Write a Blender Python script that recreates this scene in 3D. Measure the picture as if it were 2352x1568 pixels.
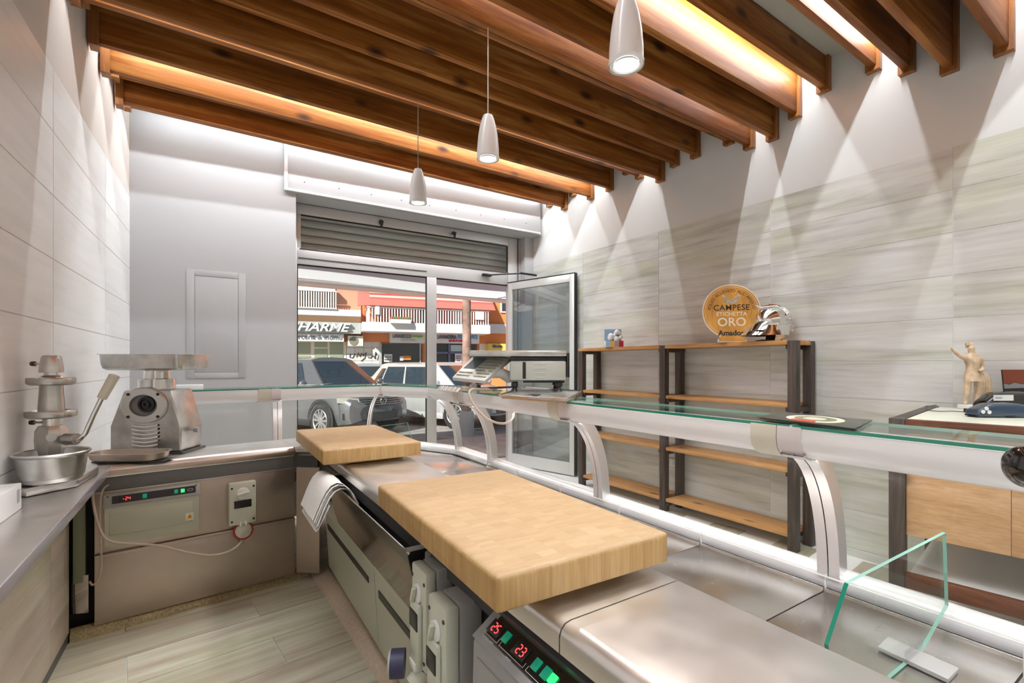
import bpy, bmesh, math, random
from mathutils import Vector, Matrix, noise
random.seed(7)
sc = bpy.context.scene
for o in list(bpy.data.objects): bpy.data.objects.remove(o)
COL = sc.collection
PI = math.pi

# ------------------------------------------------------------------ camera
F = 1100.0; ANG = math.radians(33.6); SA = math.sin(ANG); CA = math.cos(ANG); ZC = 1.45; HY = 836.0
cam = bpy.data.cameras.new('camera'); cam.sensor_width = 36; cam.lens = 36*F/2352
cam.shift_y = (HY-784)/2352; cam.clip_start = .02; cam.clip_end = 300
camo = bpy.data.objects.new('camera', cam); COL.objects.link(camo)
camo.location = (0, 0, ZC); camo.rotation_euler = (PI/2, 0, -ANG); sc.camera = camo

# ------------------------------------------------------------------ world, sun, exposure
sc.view_settings.view_transform = 'Standard'; sc.view_settings.look = 'None'
sc.view_settings.gamma = 1; sc.view_settings.use_curve_mapping = False
sc.view_settings.exposure = 0.60
LED_W = 42.0; CASE_W = 1.0; SUN_W = 5.0; SKY_W = 1.7
w = bpy.data.worlds.new('sky'); sc.world = w; w.use_nodes = True
nt = w.node_tree; nt.nodes.clear()
out = nt.nodes.new('ShaderNodeOutputWorld'); bg = nt.nodes.new('ShaderNodeBackground')
sky = nt.nodes.new('ShaderNodeTexSky'); sky.sky_type = 'HOSEK_WILKIE'; sky.turbidity = 4; sky.ground_albedo = .4
sky.sun_direction = Vector((-.70, -.42, .60)).normalized()
nt.links.new(sky.outputs[0], bg.inputs[0]); bg.inputs[1].default_value = SKY_W
nt.links.new(bg.outputs[0], out.inputs[0])
sl = bpy.data.lights.new('sun', 'SUN'); sl.energy = SUN_W; sl.angle = .01; sl.color = (1, .95, .88)
so = bpy.data.objects.new('sun', sl); COL.objects.link(so); so.location = (0, -5, 12)
so.rotation_euler = Vector((.70, .42, -.60)).to_track_quat('-Z', 'Y').to_euler()

# ------------------------------------------------------------------ helpers
def ray(x, y):
    u = (x-1176)/F
    return Vector((SA+u*CA, CA-u*SA, (HY-y)/F))
def P(x, y, z=None, X=None, Y=None, d=None, pl=None):
    r = ray(x, y)
    if z is not None: t = (z-ZC)/r.z
    elif X is not None: t = X/r.x
    elif Y is not None: t = Y/r.y
    elif pl is not None:
        (a, b), (c, e) = pl; nx, ny = -(e-b), (c-a); t = (nx*a+ny*b)/(nx*r.x+ny*r.y)
    else: t = d
    return Vector((r.x*t, r.y*t, ZC+r.z*t))

class MB:
    def __init__(s): s.bm = bmesh.new()
    def add(s, verts, faces, smooth=False, mat=0):
        vs = [s.bm.verts.new(Vector(v)) for v in verts]
        for f in faces:
            try:
                q = s.bm.faces.new([vs[i] for i in f]); q.smooth = smooth; q.material_index = mat
            except ValueError: pass
        return vs
    def box(s, x0, x1, y0, y1, z0, z1, bev=0, M=None, seg=2, mat=0):
        b = bmesh.new(); bmesh.ops.create_cube(b, size=1)
        for v in b.verts: v.co = Vector(((x0+x1)/2+v.co.x*(x1-x0), (y0+y1)/2+v.co.y*(y1-y0), (z0+z1)/2+v.co.z*(z1-z0)))
        if bev: bmesh.ops.bevel(b, geom=list(b.edges), offset=bev, segments=seg, affect='EDGES', profile=.5)
        s.merge(b, M, smooth=bool(bev), mat=mat); return s
    def merge(s, b, M=None, smooth=False, mat=0):
        vs = {v: s.bm.verts.new(M @ v.co if M else v.co.copy()) for v in b.verts}
        for f in b.faces:
            try:
                q = s.bm.faces.new([vs[v] for v in f.verts]); q.smooth = smooth; q.material_index = mat
            except ValueError: pass
        b.free()
    def prism(s, poly, z0, z1, M=None, bev=0, smooth=False, mat=0):   # poly xy, extruded in z
        b = bmesh.new(); n = len(poly)
        lo = [b.verts.new((p[0], p[1], z0)) for p in poly]; hi = [b.verts.new((p[0], p[1], z1)) for p in poly]
        b.faces.new(lo[::-1]); b.faces.new(hi)
        for i in range(n): b.faces.new((lo[i], lo[(i+1) % n], hi[(i+1) % n], hi[i]))
        bmesh.ops.recalc_face_normals(b, faces=b.faces)
        if bev: bmesh.ops.bevel(b, geom=list(b.edges), offset=bev, segments=2, affect='EDGES', profile=.5)
        s.merge(b, M, smooth=smooth or bool(bev), mat=mat); return s
    def sweep(s, sec, a, b, smooth=True, caps=True, mat=0):   # sec: list of (outward, z); a,b: xy points; outward is to the right of a->b
        a = Vector(a); b = Vector(b); d = (b-a).normalized(); n = Vector((d.y, -d.x))
        vs = []
        for p in (a, b):
            for q in sec: vs.append((p.x+n.x*q[0], p.y+n.y*q[0], q[1]))
        k = len(sec)
        fs = [(i, (i+1) % k, k+(i+1) % k, k+i) for i in range(k)]
        if caps: fs += [tuple(range(k))[::-1], tuple(range(k, 2*k))]
        s.add(vs, fs, smooth, mat); return s
    def lathe(s, prof, M=None, n=24, caps=True, smooth=True, mat=0):   # prof (r,z)
        b = bmesh.new(); rings = []
        for r, z in prof:
            if r < 1e-6: rings.append([b.verts.new((0, 0, z))])
            else: rings.append([b.verts.new((r*math.cos(2*PI*i/n), r*math.sin(2*PI*i/n), z)) for i in range(n)])
        for A, B in zip(rings, rings[1:]):
            for i in range(n):
                j = (i+1) % n
                if len(A) == 1 and len(B) == 1: continue
                if len(A) == 1: f = (A[0], B[j], B[i])
                elif len(B) == 1: f = (A[i], A[j], B[0])
                else: f = (A[i], A[j], B[j], B[i])
                b.faces.new(f)
        if caps:
            if len(rings[0]) > 1: b.faces.new(rings[0][::-1])
            if len(rings[-1]) > 1: b.faces.new(rings[-1])
        bmesh.ops.recalc_face_normals(b, faces=b.faces)
        s.merge(b, M, smooth, mat); return s
    def cyl(s, a, b, r, r2=None, n=20, smooth=True, mat=0):
        a = Vector(a); b = Vector(b); d = b-a
        M = Matrix.Translation(a) @ d.to_track_quat('Z', 'Y').to_matrix().to_4x4()
        return s.lathe([(r, 0), (r if r2 is None else r2, d.length)], M, n, smooth=smooth, mat=mat)
    def sphere(s, c, r, sc_=(1, 1, 1), M=None, n=16, mat=0):
        b = bmesh.new(); bmesh.ops.create_uvsphere(b, u_segments=n, v_segments=max(6, n//2), radius=r)
        for v in b.verts: v.co = Vector((v.co.x*sc_[0]+c[0], v.co.y*sc_[1]+c[1], v.co.z*sc_[2]+c[2]))
        s.merge(b, M, True, mat); return s
    def tube(s, pts, r, n=8, closed=False, mat=0):
        pts = [Vector(p) for p in pts]; k = len(pts); rings = []
        rr = r if isinstance(r, (list, tuple)) else [r]*k
        up = None
        for i, p in enumerate(pts):
            if closed: t = (pts[(i+1) % k]-pts[i-1]).normalized()
            else: t = (pts[min(i+1, k-1)]-pts[max(i-1, 0)]).normalized()
            if up is None: up = t.orthogonal().normalized()
            up = (up-t*up.dot(t)).normalized(); sd = t.cross(up)
            rings.append([s.bm.verts.new(p+(up*math.cos(2*PI*j/n)+sd*math.sin(2*PI*j/n))*rr[i]) for j in range(n)])
        prs = list(zip(rings, rings[1:]))+([(rings[-1], rings[0])] if closed else [])
        for A, B in prs:
            for j in range(n):
                q = s.bm.faces.new((A[j], A[(j+1) % n], B[(j+1) % n], B[j])); q.smooth = True; q.material_index = mat
        if not closed:
            s.bm.faces.new(rings[0][::-1]).material_index = mat; s.bm.faces.new(rings[-1]).material_index = mat
        return s
    def sheet(s, grid, th=0, smooth=True, mat=0):  # grid of points, optional thickness along normals
        m, n = len(grid), len(grid[0])
        def nrm(i, j):
            a = Vector(grid[min(i+1, m-1)][j])-Vector(grid[max(i-1, 0)][j]); b = Vector(grid[i][min(j+1, n-1)])-Vector(grid[i][max(j-1, 0)])
            c = a.cross(b); return c.normalized() if c.length > 1e-9 else Vector((0, 0, 1))
        A = [[s.bm.verts.new(Vector(grid[i][j])) for j in range(n)] for i in range(m)]
        fs = []
        for i in range(m-1):
            for j in range(n-1): fs.append(s.bm.faces.new((A[i][j], A[i+1][j], A[i+1][j+1], A[i][j+1])))
        if th:
            B = [[s.bm.verts.new(Vector(grid[i][j])-nrm(i, j)*th) for j in range(n)] for i in range(m)]
            for i in range(m-1):
                for j in range(n-1): fs.append(s.bm.faces.new((B[i][j], B[i][j+1], B[i+1][j+1], B[i+1][j])))
            for i in range(m-1):
                fs.append(s.bm.faces.new((A[i][0], B[i][0], B[i+1][0], A[i+1][0]))); fs.append(s.bm.faces.new((A[i][-1], A[i+1][-1], B[i+1][-1], B[i][-1])))
            for j in range(n-1):
                fs.append(s.bm.faces.new((A[0][j], A[0][j+1], B[0][j+1], B[0][j]))); fs.append(s.bm.faces.new((A[-1][j], B[-1][j], B[-1][j+1], A[-1][j+1])))
        for f in fs: f.smooth = smooth; f.material_index = mat
        return s

def smooth(pts, n=6):
    pts = [Vector(p) for p in pts]; q = [pts[0]]+pts+[pts[-1]]; out = []
    for i in range(1, len(q)-2):
        a, b, c, d = q[i-1:i+3]
        for k in range(n):
            t = k/n; out.append(.5*((2*b)+(c-a)*t+(2*a-5*b+4*c-d)*t*t+(3*b-3*c+d-a)*t**3))
    return out+[pts[-1]]
def children_mat(o):
    M = Matrix.Translation(o.location) @ o.rotation_euler.to_matrix().to_4x4()
    if o.parent: M = children_mat(o.parent) @ M
    return M
def obj(name, mb, mat, parent=None, local=False, label=None, **kw):
    """link a mesh; geometry is given in world space unless local=True"""
    me = bpy.data.meshes.new(name); bm = mb.bm
    if parent is not None and not local: bm.transform(children_mat(parent).inverted())
    o = bpy.data.objects.new(name, me)
    if parent is None and not local:
        xs = [v.co for v in bm.verts]
        c = Vector(((min(v.x for v in xs)+max(v.x for v in xs))/2, (min(v.y for v in xs)+max(v.y for v in xs))/2, min(v.z for v in xs)))
        bm.transform(Matrix.Translation(-c)); o.location = c
    bm.normal_update(); bm.to_mesh(me); bm.free()
    for m in (mat if isinstance(mat, (list, tuple)) else [mat]): me.materials.append(m)
    try: me.set_sharp_from_angle(angle=math.radians(38))
    except Exception: pass
    COL.objects.link(o); o.parent = parent
    if label: o['label'] = label
    for k, v in kw.items(): o[k] = v
    return o
def thing(name, label, cat, loc=(0, 0, 0), rotz=0, group=None):
    o = bpy.data.objects.new(name, None); COL.objects.link(o); o.empty_display_size = .05
    o.location = loc; o.rotation_euler = (0, 0, rotz); o['label'] = label; o['category'] = cat
    if group: o['group'] = group
    return o
def tag(o, label, cat, group=None, kind=None):
    o['label'] = label; o['category'] = cat
    if group: o['group'] = group
    if kind: o['kind'] = kind
    return o
def struct(name, mb, mat, parent=None, label=None):
    o = obj(name, mb, mat, parent)
    if parent is None: o['kind'] = 'structure'
    if label: o['label'] = label
    return o
def copy_tree(o, loc=None, rotz=None, label=None, parent=None):
    c = o.copy(); COL.objects.link(c); c.parent = parent
    if loc is not None: c.location = loc
    if rotz is not None: c.rotation_euler = (0, 0, rotz)
    if label: c['label'] = label
    for ch in list(o.children): copy_tree(ch, parent=c)
    return c

# text as flat/extruded mesh; M places it: x right, y up, z out
def text_mb(mb, txt, size, M, ext=.0, off=0, shear=0, align='CENTER', sx=1, space=1):
    cu = bpy.data.curves.new('t', 'FONT'); cu.body = txt; cu.size = size; cu.extrude = ext; cu.offset = off
    cu.shear = shear; cu.align_x = align; cu.align_y = 'CENTER'; cu.space_character = space; cu.resolution_u = 3
    o = bpy.data.objects.new('t', cu); COL.objects.link(o); bpy.context.view_layer.update()
    me = bpy.data.meshes.new_from_object(o.evaluated_get(bpy.context.evaluated_depsgraph_get()))
    b = bmesh.new(); b.from_mesh(me); bpy.data.objects.remove(o); bpy.data.curves.remove(cu); bpy.data.meshes.remove(me)
    mb.merge(b, M @ Matrix.Scale(sx, 4, (1, 0, 0))); return mb
def frame(o, xdir, ydir):   # matrix with given origin, x, y dirs
    x = Vector(xdir).normalized(); y = Vector(ydir); y = (y-x*y.dot(x)).normalized(); z = x.cross(y)
    M = Matrix((x, y, z)).transposed().to_4x4(); M.translation = Vector(o); return M

# ------------------------------------------------------------------ materials
def mat(name, col=(.8, .8, .8), rough=.5, metal=0, spec=.5, emit=None, es=1, bump=0, bscale=40, coat=0, var=0, vscale=6, stretch=(1, 1, 1), alpha=None):
    m = bpy.data.materials.new(name); m.use_nodes = True; t = m.node_tree; b = t.nodes['Principled BSDF']
    b.inputs['Base Color'].default_value = (*col, 1); b.inputs['Roughness'].default_value = rough
    b.inputs['Metallic'].default_value = metal; b.inputs['Specular IOR Level'].default_value = spec
    if coat: b.inputs['Coat Weight'].default_value = coat; b.inputs['Coat Roughness'].default_value = .08
    if emit: b.inputs['Emission Color'].default_value = (*emit, 1); b.inputs['Emission Strength'].default_value = es
    if bump or var:
        tc = t.nodes.new('ShaderNodeTexCoord'); mp = t.nodes.new('ShaderNodeMapping'); mp.inputs['Scale'].default_value = stretch
        t.links.new(tc.outputs['Object'], mp.inputs[0])
    if var:
        n = t.nodes.new('ShaderNodeTexNoise'); n.inputs['Scale'].default_value = vscale; n.inputs['Detail'].default_value = 6
        t.links.new(mp.outputs[0], n.inputs['Vector'])
        r = t.nodes.new('ShaderNodeValToRGB'); e = r.color_ramp.elements
        e[0].position = .3; e[1].position = .7
        e[0].color = (*[c*(1-var) for c in col], 1); e[1].color = (*[min(1, c*(1+var)) for c in col], 1)
        t.links.new(n.outputs[0], r.inputs[0]); t.links.new(r.outputs[0], b.inputs['Base Color'])
    if bump:
        n = t.nodes.new('ShaderNodeTexNoise'); n.inputs['Scale'].default_value = bscale; n.inputs['Detail'].default_value = 4
        t.links.new(mp.outputs[0], n.inputs['Vector'])
        bp = t.nodes.new('ShaderNodeBump'); bp.inputs['Strength'].default_value = bump; bp.inputs['Distance'].default_value = .01
        t.links.new(n.outputs[0], bp.inputs['Height']); t.links.new(bp.outputs[0], b.inputs['Normal'])
    return m
def ramp(t, stops):
    r = t.nodes.new('ShaderNodeValToRGB'); e = r.color_ramp.elements
    while len(e) < len(stops): e.new(.5)
    for k, (p, c) in enumerate(stops): e[k].position = p; e[k].color = (*c, 1)
    return r
def wood(name, dark, mid, light, axis='X', scale=1.0, rough=.4, knots=True, fine=.45):
    m = bpy.data.materials.new(name); m.use_nodes = True; t = m.node_tree; L = t.links.new; b = t.nodes['Principled BSDF']
    tc = t.nodes.new('ShaderNodeTexCoord'); oi = t.nodes.new('ShaderNodeObjectInfo')
    ad = t.nodes.new('ShaderNodeVectorMath'); ad.operation = 'MULTIPLY_ADD'
    ad.inputs[1].default_value = (31, 17, 23); cmb = t.nodes.new('ShaderNodeCombineXYZ')
    for i in range(3): L(oi.outputs['Random'], cmb.inputs[i])
    L(cmb.outputs[0], ad.inputs[0]); L(tc.outputs['Object'], ad.inputs[2])
    mp = t.nodes.new('ShaderNodeMapping'); k = 5*scale
    st = {'X': (.06*k, k, k), 'Y': (k, .06*k, k), 'Z': (k, k, .06*k)}[axis]; mp.inputs['Scale'].default_value = st; mp.inputs['Rotation'].default_value = (.4, .3, .5)
    L(ad.outputs[0], mp.inputs[0])
    n = t.nodes.new('ShaderNodeTexNoise'); n.inputs['Scale'].default_value = 3; n.inputs['Detail'].default_value = 8; n.inputs['Roughness'].default_value = .6
    n.inputs['Distortion'].default_value = .6; L(mp.outputs[0], n.inputs['Vector'])
    r = ramp(t, [(.28, dark), (.5, mid), (.72, light)]); L(n.outputs[0], r.inputs[0]); c = r.outputs[0]
    n2 = t.nodes.new('ShaderNodeTexNoise'); n2.inputs['Scale'].default_value = 22; n2.inputs['Detail'].default_value = 4; L(mp.outputs[0], n2.inputs['Vector'])
    mx = t.nodes.new('ShaderNodeMix'); mx.data_type = 'RGBA'; mx.blend_type = 'MULTIPLY'; mx.inputs[0].default_value = fine
    r2 = ramp(t, [(.3, (.62, .58, .55)), (.6, (1, 1, 1))]); L(n2.outputs[0], r2.inputs[0]); L(c, mx.inputs[6]); L(r2.outputs[0], mx.inputs[7]); c = mx.outputs[2]
    if knots:
        mk = t.nodes.new('ShaderNodeMapping'); q = 5*scale
        mk.inputs['Scale'].default_value = {'X': (q*.45, q, q), 'Y': (q, q*.45, q), 'Z': (q, q, q*.45)}[axis]; L(ad.outputs[0], mk.inputs[0])
        v = t.nodes.new('ShaderNodeTexVoronoi'); v.inputs['Scale'].default_value = 1.0; L(mk.outputs[0], v.inputs['Vector'])
        rk = ramp(t, [(.06, (1, 1, 1)), (.13, (.6, .6, .6)), (.20, (0, 0, 0))]); L(v.outputs['Distance'], rk.inputs[0])
        m3 = t.nodes.new('ShaderNodeMix'); m3.data_type = 'RGBA'; L(rk.outputs[0], m3.inputs[0]); L(c, m3.inputs[6]); m3.inputs[7].default_value = (*[x*.35 for x in dark], 1); c = m3.outputs[2]
    L(c, b.inputs['Base Color']); b.inputs['Roughness'].default_value = rough; b.inputs['Specular IOR Level'].default_value = .35
    bp = t.nodes.new('ShaderNodeBump'); bp.inputs['Strength'].default_value = .15; bp.inputs['Distance'].default_value = .004
    L(n2.outputs[0], bp.inputs['Height']); L(bp.outputs[0], b.inputs['Normal'])
    return m
def plank_tile(name, axis, stops, tint, rough=.35):
    m = bpy.data.materials.new(name); m.use_nodes = True; t = m.node_tree; L = t.links.new; b = t.nodes['Principled BSDF']
    tc = t.nodes.new('ShaderNodeTexCoord'); oi = t.nodes.new('ShaderNodeObjectInfo'); cmb = t.nodes.new('ShaderNodeCombineXYZ')
    for i in range(3): L(oi.outputs['Random'], cmb.inputs[i])
    ad = t.nodes.new('ShaderNodeVectorMath'); ad.operation = 'MULTIPLY_ADD'; ad.inputs[1].default_value = (37, 19, 29)
    L(cmb.outputs[0], ad.inputs[0]); L(tc.outputs['Object'], ad.inputs[2])
    mp = t.nodes.new('ShaderNodeMapping'); mp.inputs['Scale'].default_value = {'X': (.5, 7, 7), 'Y': (7, .5, 7)}[axis]; L(ad.outputs[0], mp.inputs[0])
    n = t.nodes.new('ShaderNodeTexNoise'); n.inputs['Scale'].default_value = 2.2; n.inputs['Detail'].default_value = 9; n.inputs['Roughness'].default_value = .62; n.inputs['Distortion'].default_value = .3
    L(mp.outputs[0], n.inputs['Vector']); r = ramp(t, stops); L(n.outputs[0], r.inputs[0])
    m2 = t.nodes.new('ShaderNodeMapping'); m2.inputs['Scale'].default_value = {'X': (.8, 2.5, 2.5), 'Y': (2.5, .8, 2.5)}[axis]; L(ad.outputs[0], m2.inputs[0])
    n2 = t.nodes.new('ShaderNodeTexNoise'); n2.inputs['Scale'].default_value = 1.4; n2.inputs['Detail'].default_value = 3; L(m2.outputs[0], n2.inputs['Vector'])
    rr = ramp(t, [(.42, (0, 0, 0)), (.68, (.8, .8, .8))]); L(n2.outputs[0], rr.inputs[0])
    mx = t.nodes.new('ShaderNodeMix'); mx.data_type = 'RGBA'; mx.blend_type = 'MULTIPLY'; L(rr.outputs[0], mx.inputs[0]); L(r.outputs[0], mx.inputs[6]); mx.inputs[7].default_value = (*tint, 1)
    L(mx.outputs[2], b.inputs['Base Color']); b.inputs['Roughness'].default_value = rough
    return m
def glass(name, tint=(.95, .975, .96), refl=1.0):
    m = bpy.data.materials.new(name); m.use_nodes = True; t = m.node_tree; t.nodes.clear(); L = t.links.new
    o = t.nodes.new('ShaderNodeOutputMaterial'); tr = t.nodes.new('ShaderNodeBsdfTransparent'); tr.inputs[0].default_value = (*tint, 1)
    g = t.nodes.new('ShaderNodeBsdfGlossy'); g.inputs['Roughness'].default_value = .015; ge = t.nodes.new('ShaderNodeNewGeometry')
    dt = t.nodes.new('ShaderNodeVectorMath'); dt.operation = 'DOT_PRODUCT'; L(ge.outputs['Incoming'], dt.inputs[0]); L(ge.outputs['Normal'], dt.inputs[1])
    def mth(op, *a):
        n = t.nodes.new('ShaderNodeMath'); n.operation = op
        for i, v in enumerate(a):
            if isinstance(v, (int, float)): n.inputs[i].default_value = v
            else: L(v, n.inputs[i])
        return n.outputs[0]
    sch = mth('ADD', .035, mth('MULTIPLY', .965, mth('POWER', mth('SUBTRACT', 1.0, mth('ABSOLUTE', dt.outputs['Value'])), 5.0)))
    mu = t.nodes.new('ShaderNodeMath'); mu.operation = 'MULTIPLY'; mu.inputs[1].default_value = refl*.7; mu.use_clamp = True; L(sch, mu.inputs[0])
    mx = t.nodes.new('ShaderNodeMixShader'); L(mu.outputs[0], mx.inputs[0]); L(tr.outputs[0], mx.inputs[1]); L(g.outputs[0], mx.inputs[2]); L(mx.outputs[0], o.inputs[0])
    return m
def steel(name, col=(.62, .61, .6), rough=.28, axis='Y', br=.12):
    m = bpy.data.materials.new(name); m.use_nodes = True; t = m.node_tree; L = t.links.new; b = t.nodes['Principled BSDF']
    b.inputs['Metallic'].default_value = 1
    tc = t.nodes.new('ShaderNodeTexCoord'); mp = t.nodes.new('ShaderNodeMapping'); mp.inputs['Scale'].default_value = {'X': (2, 90, 90), 'Y': (90, 2, 90), 'Z': (90, 90, 2), 'N': (6, 6, 6)}[axis]
    L(tc.outputs['Object'], mp.inputs[0]); n = t.nodes.new('ShaderNodeTexNoise'); n.inputs['Scale'].default_value = 1.5; n.inputs['Detail'].default_value = 5; L(mp.outputs[0], n.inputs['Vector'])
    r = ramp(t, [(.3, tuple(c*(1-br) for c in col)), (.7, tuple(min(1, c*(1+br)) for c in col))]); L(n.outputs[0], r.inputs[0])
    L(r.outputs[0], b.inputs['Base Color'])
    mr = t.nodes.new('ShaderNodeMapRange'); mr.inputs[3].default_value = rough*.75; mr.inputs[4].default_value = rough*1.35; L(n.outputs[0], mr.inputs[0]); L(mr.outputs[0], b.inputs['Roughness'])
    return m

M_wallR = mat('plaster_grey', (.70, .70, .69), .8, bump=.05)
M_wallL = mat('plaster_left', (.66, .61, .57), .8, bump=.05)
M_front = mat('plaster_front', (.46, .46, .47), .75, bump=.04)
M_ceil = mat('ceiling_paint', (.55, .56, .50), .85)
M_tileR = plank_tile('wall_tile', 'Y', [(.25, (.38, .38, .37)), (.45, (.60, .60, .585)), (.7, (.74, .74, .73))], (.86, .88, .72))
M_tileL = plank_tile('wall_tile_lit', 'Y', [(.25, (.78, .78, .78)), (.5, (.86, .86, .86)), (.75, (.90, .90, .90))], (.95, .95, .92))  # same tile on the left wall, its bright lighting put into the colour
M_grout = mat('grout', (.80, .80, .78), .8)
M_floor = plank_tile('floor_tile', 'X', [(.25, (.30, .24, .18)), (.45, (.48, .42, .33)), (.7, (.60, .61, .48))], (.80, .86, .72), .4)
M_face = plank_tile('base_tile', 'Y', [(.25, (.33, .27, .22)), (.5, (.46, .38, .31)), (.75, (.55, .50, .42))], (.78, .86, .70), .45)
M_beam = wood('beam_wood', (.10, .026, .002), (.27, .086, .008), (.48, .215, .055), 'X', 1, .55)
M_trim = wood('hanger_wood', (.15, .05, .012), (.28, .11, .03), (.40, .18, .05), 'Z', 1.5, .42, knots=False)
M_board = wood('butcher_block', (.42, .28, .145), (.47, .32, .175), (.52, .37, .215), 'X', 1.6, .5, knots=False, fine=.2)
M_boardend = wood('butcher_block_end', (.38, .22, .08), (.48, .30, .12), (.54, .36, .17), 'Z', 1.3, .5, knots=False)
M_pine = wood('pine_shelf', (.42, .21, .07), (.58, .31, .12), (.68, .40, .18), 'Y', 1.2, .45)
M_pinep = wood('pine_panel', (.50, .28, .13), (.62, .37, .19), (.70, .45, .26), 'Y', 1.0, .45)
M_darkwood = wood('dark_wood', (.035, .028, .024), (.075, .06, .052), (.14, .10, .08), 'Z', 2, .45, knots=False)
M_brownwood = wood('brown_wood', (.07, .025, .012), (.15, .055, .028), (.22, .09, .05), 'Y', 2, .4, knots=False)
M_steel = steel('steel_top', (.80, .78, .76), .34, 'N', .04)
M_steelX = steel('steel_panel', (.56, .48, .42), .42, 'N', .06)
M_steelN = steel('steel_cast', (.60, .60, .58), .30, 'N', .25)
M_steelB = steel('steel_bright', (.80, .79, .78), .14, 'N', .05)
M_tray = steel('steel_tray', (.66, .63, .60), .24, 'N', .05)
M_white = mat('white_enamel', (.86, .86, .86), .3, coat=.3)
M_whitem = mat('white_matt', (.80, .80, .79), .6)
M_alu = mat('aluminium', (.72, .70, .70), .32, .75)
M_beige = mat('beige_plastic', (.62, .58, .48), .45)
M_pinkp = mat('pinkish_plastic', (.66, .60, .60), .4)
M_sage = mat('sage_plastic', (.50, .52, .42), .38, coat=.15)
M_sagel = mat('sage_light', (.62, .64, .54), .38)
M_grey = mat('grey_plastic', (.22, .22, .22), .4)
M_greyl = mat('mid_grey_plastic', (.36, .36, .36), .4)
M_dgrey = mat('dark_grey_steel', (.075, .075, .08), .35, .2)
M_black = mat('black_plastic', (.012, .012, .013), .35)
M_blackg = mat('black_gloss', (.008, .008, .009), .08, coat=.6)
M_dark = mat('cavity_shade', (.006, .006, .006), .7)  # near-black, the shade inside open recesses put into the colour
M_skirt = mat('granite_skirt', (.36, .29, .15), .45, var=.35, vscale=90)
M_glass = glass('clear_glass'); M_glassd = glass('door_glass', (.88, .90, .90), 5.0)
M_gedge = mat('green_glass_edge', (.01, .20, .13), .12, coat=.5)
M_gedgel = mat('pale_glass_edge', (.25, .50, .42), .15, coat=.5)
M_acryl = glass('acrylic', (.96, .96, .97), .8)
M_cable = mat('beige_cable', (.52, .42, .34), .5)
M_cablek = mat('black_cable', (.015, .015, .015), .45)
M_redled = mat('red_led', (.3, 0, 0), .4, emit=(1, .03, .03), es=4)
M_grnled = mat('green_led', (0, .2, .05), .4, emit=(.02, .8, .12), es=1.6)
M_grn = mat('green_switch', (.01, .22, .14), .25, emit=(0, .25, .12), es=.3)
M_print = mat('print_white', (.75, .75, .75), .5)
M_lampglow = mat('lamp_glow', (1, 1, 1), .4, emit=(1, .97, .92), es=2.2)
M_ledglow = mat('led_glow', (1, 1, 1), .4, emit=(1, .93, .80), es=7)
# ------------------------------------------------------------------ the room
XR = 4.17; ZT = 3.87; YB = -3.0
def XL(y): return -.5-(5.6-y)*.0533
struct('floor', MB().box(-1.3, 4.5, YB-.1, 6.3, -.12, -.006), M_grout)
struct('ceiling', MB().box(-1.3, 4.5, YB-.1, 6.2, ZT, ZT+.12), M_ceil)
wr = struct('wall_right', MB().box(XR, XR+.15, YB, 6.1, -.006, ZT), M_wallR)
wl = struct('wall_left', MB().prism([(XL(YB), YB), (XL(6.1), 6.1), (XL(6.1)-.2, 6.1), (XL(YB)-.2, YB)], -.006, ZT), M_wallL)
struct('wall_back', MB().box(-1.2, XR, YB-.12, YB, -.006, ZT), M_wallR)
FM = Matrix.Translation((0, 5.634, 0)) @ Matrix.Rotation(-math.radians(1.83), 4, 'Z')
mb = MB(); mb.box(-.75, .92, 0, .5, -.006, ZT, M=FM); mb.box(.92, 4.25, 0, .5, 3.295, ZT, M=FM)
wf = struct('wall_front', mb, M_front)
# porcelain tiles on the side walls, each one a piece with its own edges
def tile_mesh(name, sx, sy, sz, m, bev=.002):
    me = bpy.data.meshes.new(name); b = bmesh.new(); bmesh.ops.create_cube(b, size=1)
    for v in b.verts: v.co = Vector((v.co.x*sx, v.co.y*sy, v.co.z*sz))
    b.to_mesh(me); b.free(); me.materials.append(m); return me
def tile_wall(wall, base, dirv, normal, cols, rows, m, g=.006):
    """cols: distances along dirv, rows: z values"""
    d = Vector(dirv).normalized(); n = Vector(normal).normalized(); cache = {}
    rot = math.atan2(d.y, d.x)-PI/2
    inv = children_mat(wall).inverted()
    for c0, c1 in zip(cols, cols[1:]):
        for r0, r1 in zip(rows, rows[1:]):
            key = (round(c1-c0, 3), round(r1-r0, 3))
            if key not in cache: cache[key] = tile_mesh('tile', .005, c1-c0-g, r1-r0-g, m)
            o = bpy.data.objects.new('tile', cache[key]); COL.objects.link(o); o.parent = wall
            p = Vector(base)+d*((c0+c1)/2)+n*.0005; p.z = (r0+r1)/2
            o.location = inv @ p; o.rotation_euler = (0, 0, rot)
cols = [-2.58+1.2*k for k in range(7)]+[5.85]
rows = [.055]+[2.882-.282*k for k in range(10)][::-1]
tile_wall(wr, (XR, 0, 0), (0, 1, 0), (-1, 0, 0), cols, rows, M_tileR)
dl = Vector((.0533, 1, 0)).normalized(); k_ = 1/dl.y
cols = [YB*k_]+[(3.42-1.21*k)*k_ for k in range(5)][::-1]+[4.64*k_, 5.655*k_]
rows = [.0]+[3.0-.3333*k for k in range(9)][::-1]
tile_wall(wl, (XL(0), 0, 0), dl, (1, -.0533, 0), cols, rows, M_tileL)
struct('baseboard_right', MB().box(XR-.014, XR-.001, -2.5, 5.85, -.005, .052), M_tileR)
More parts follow.
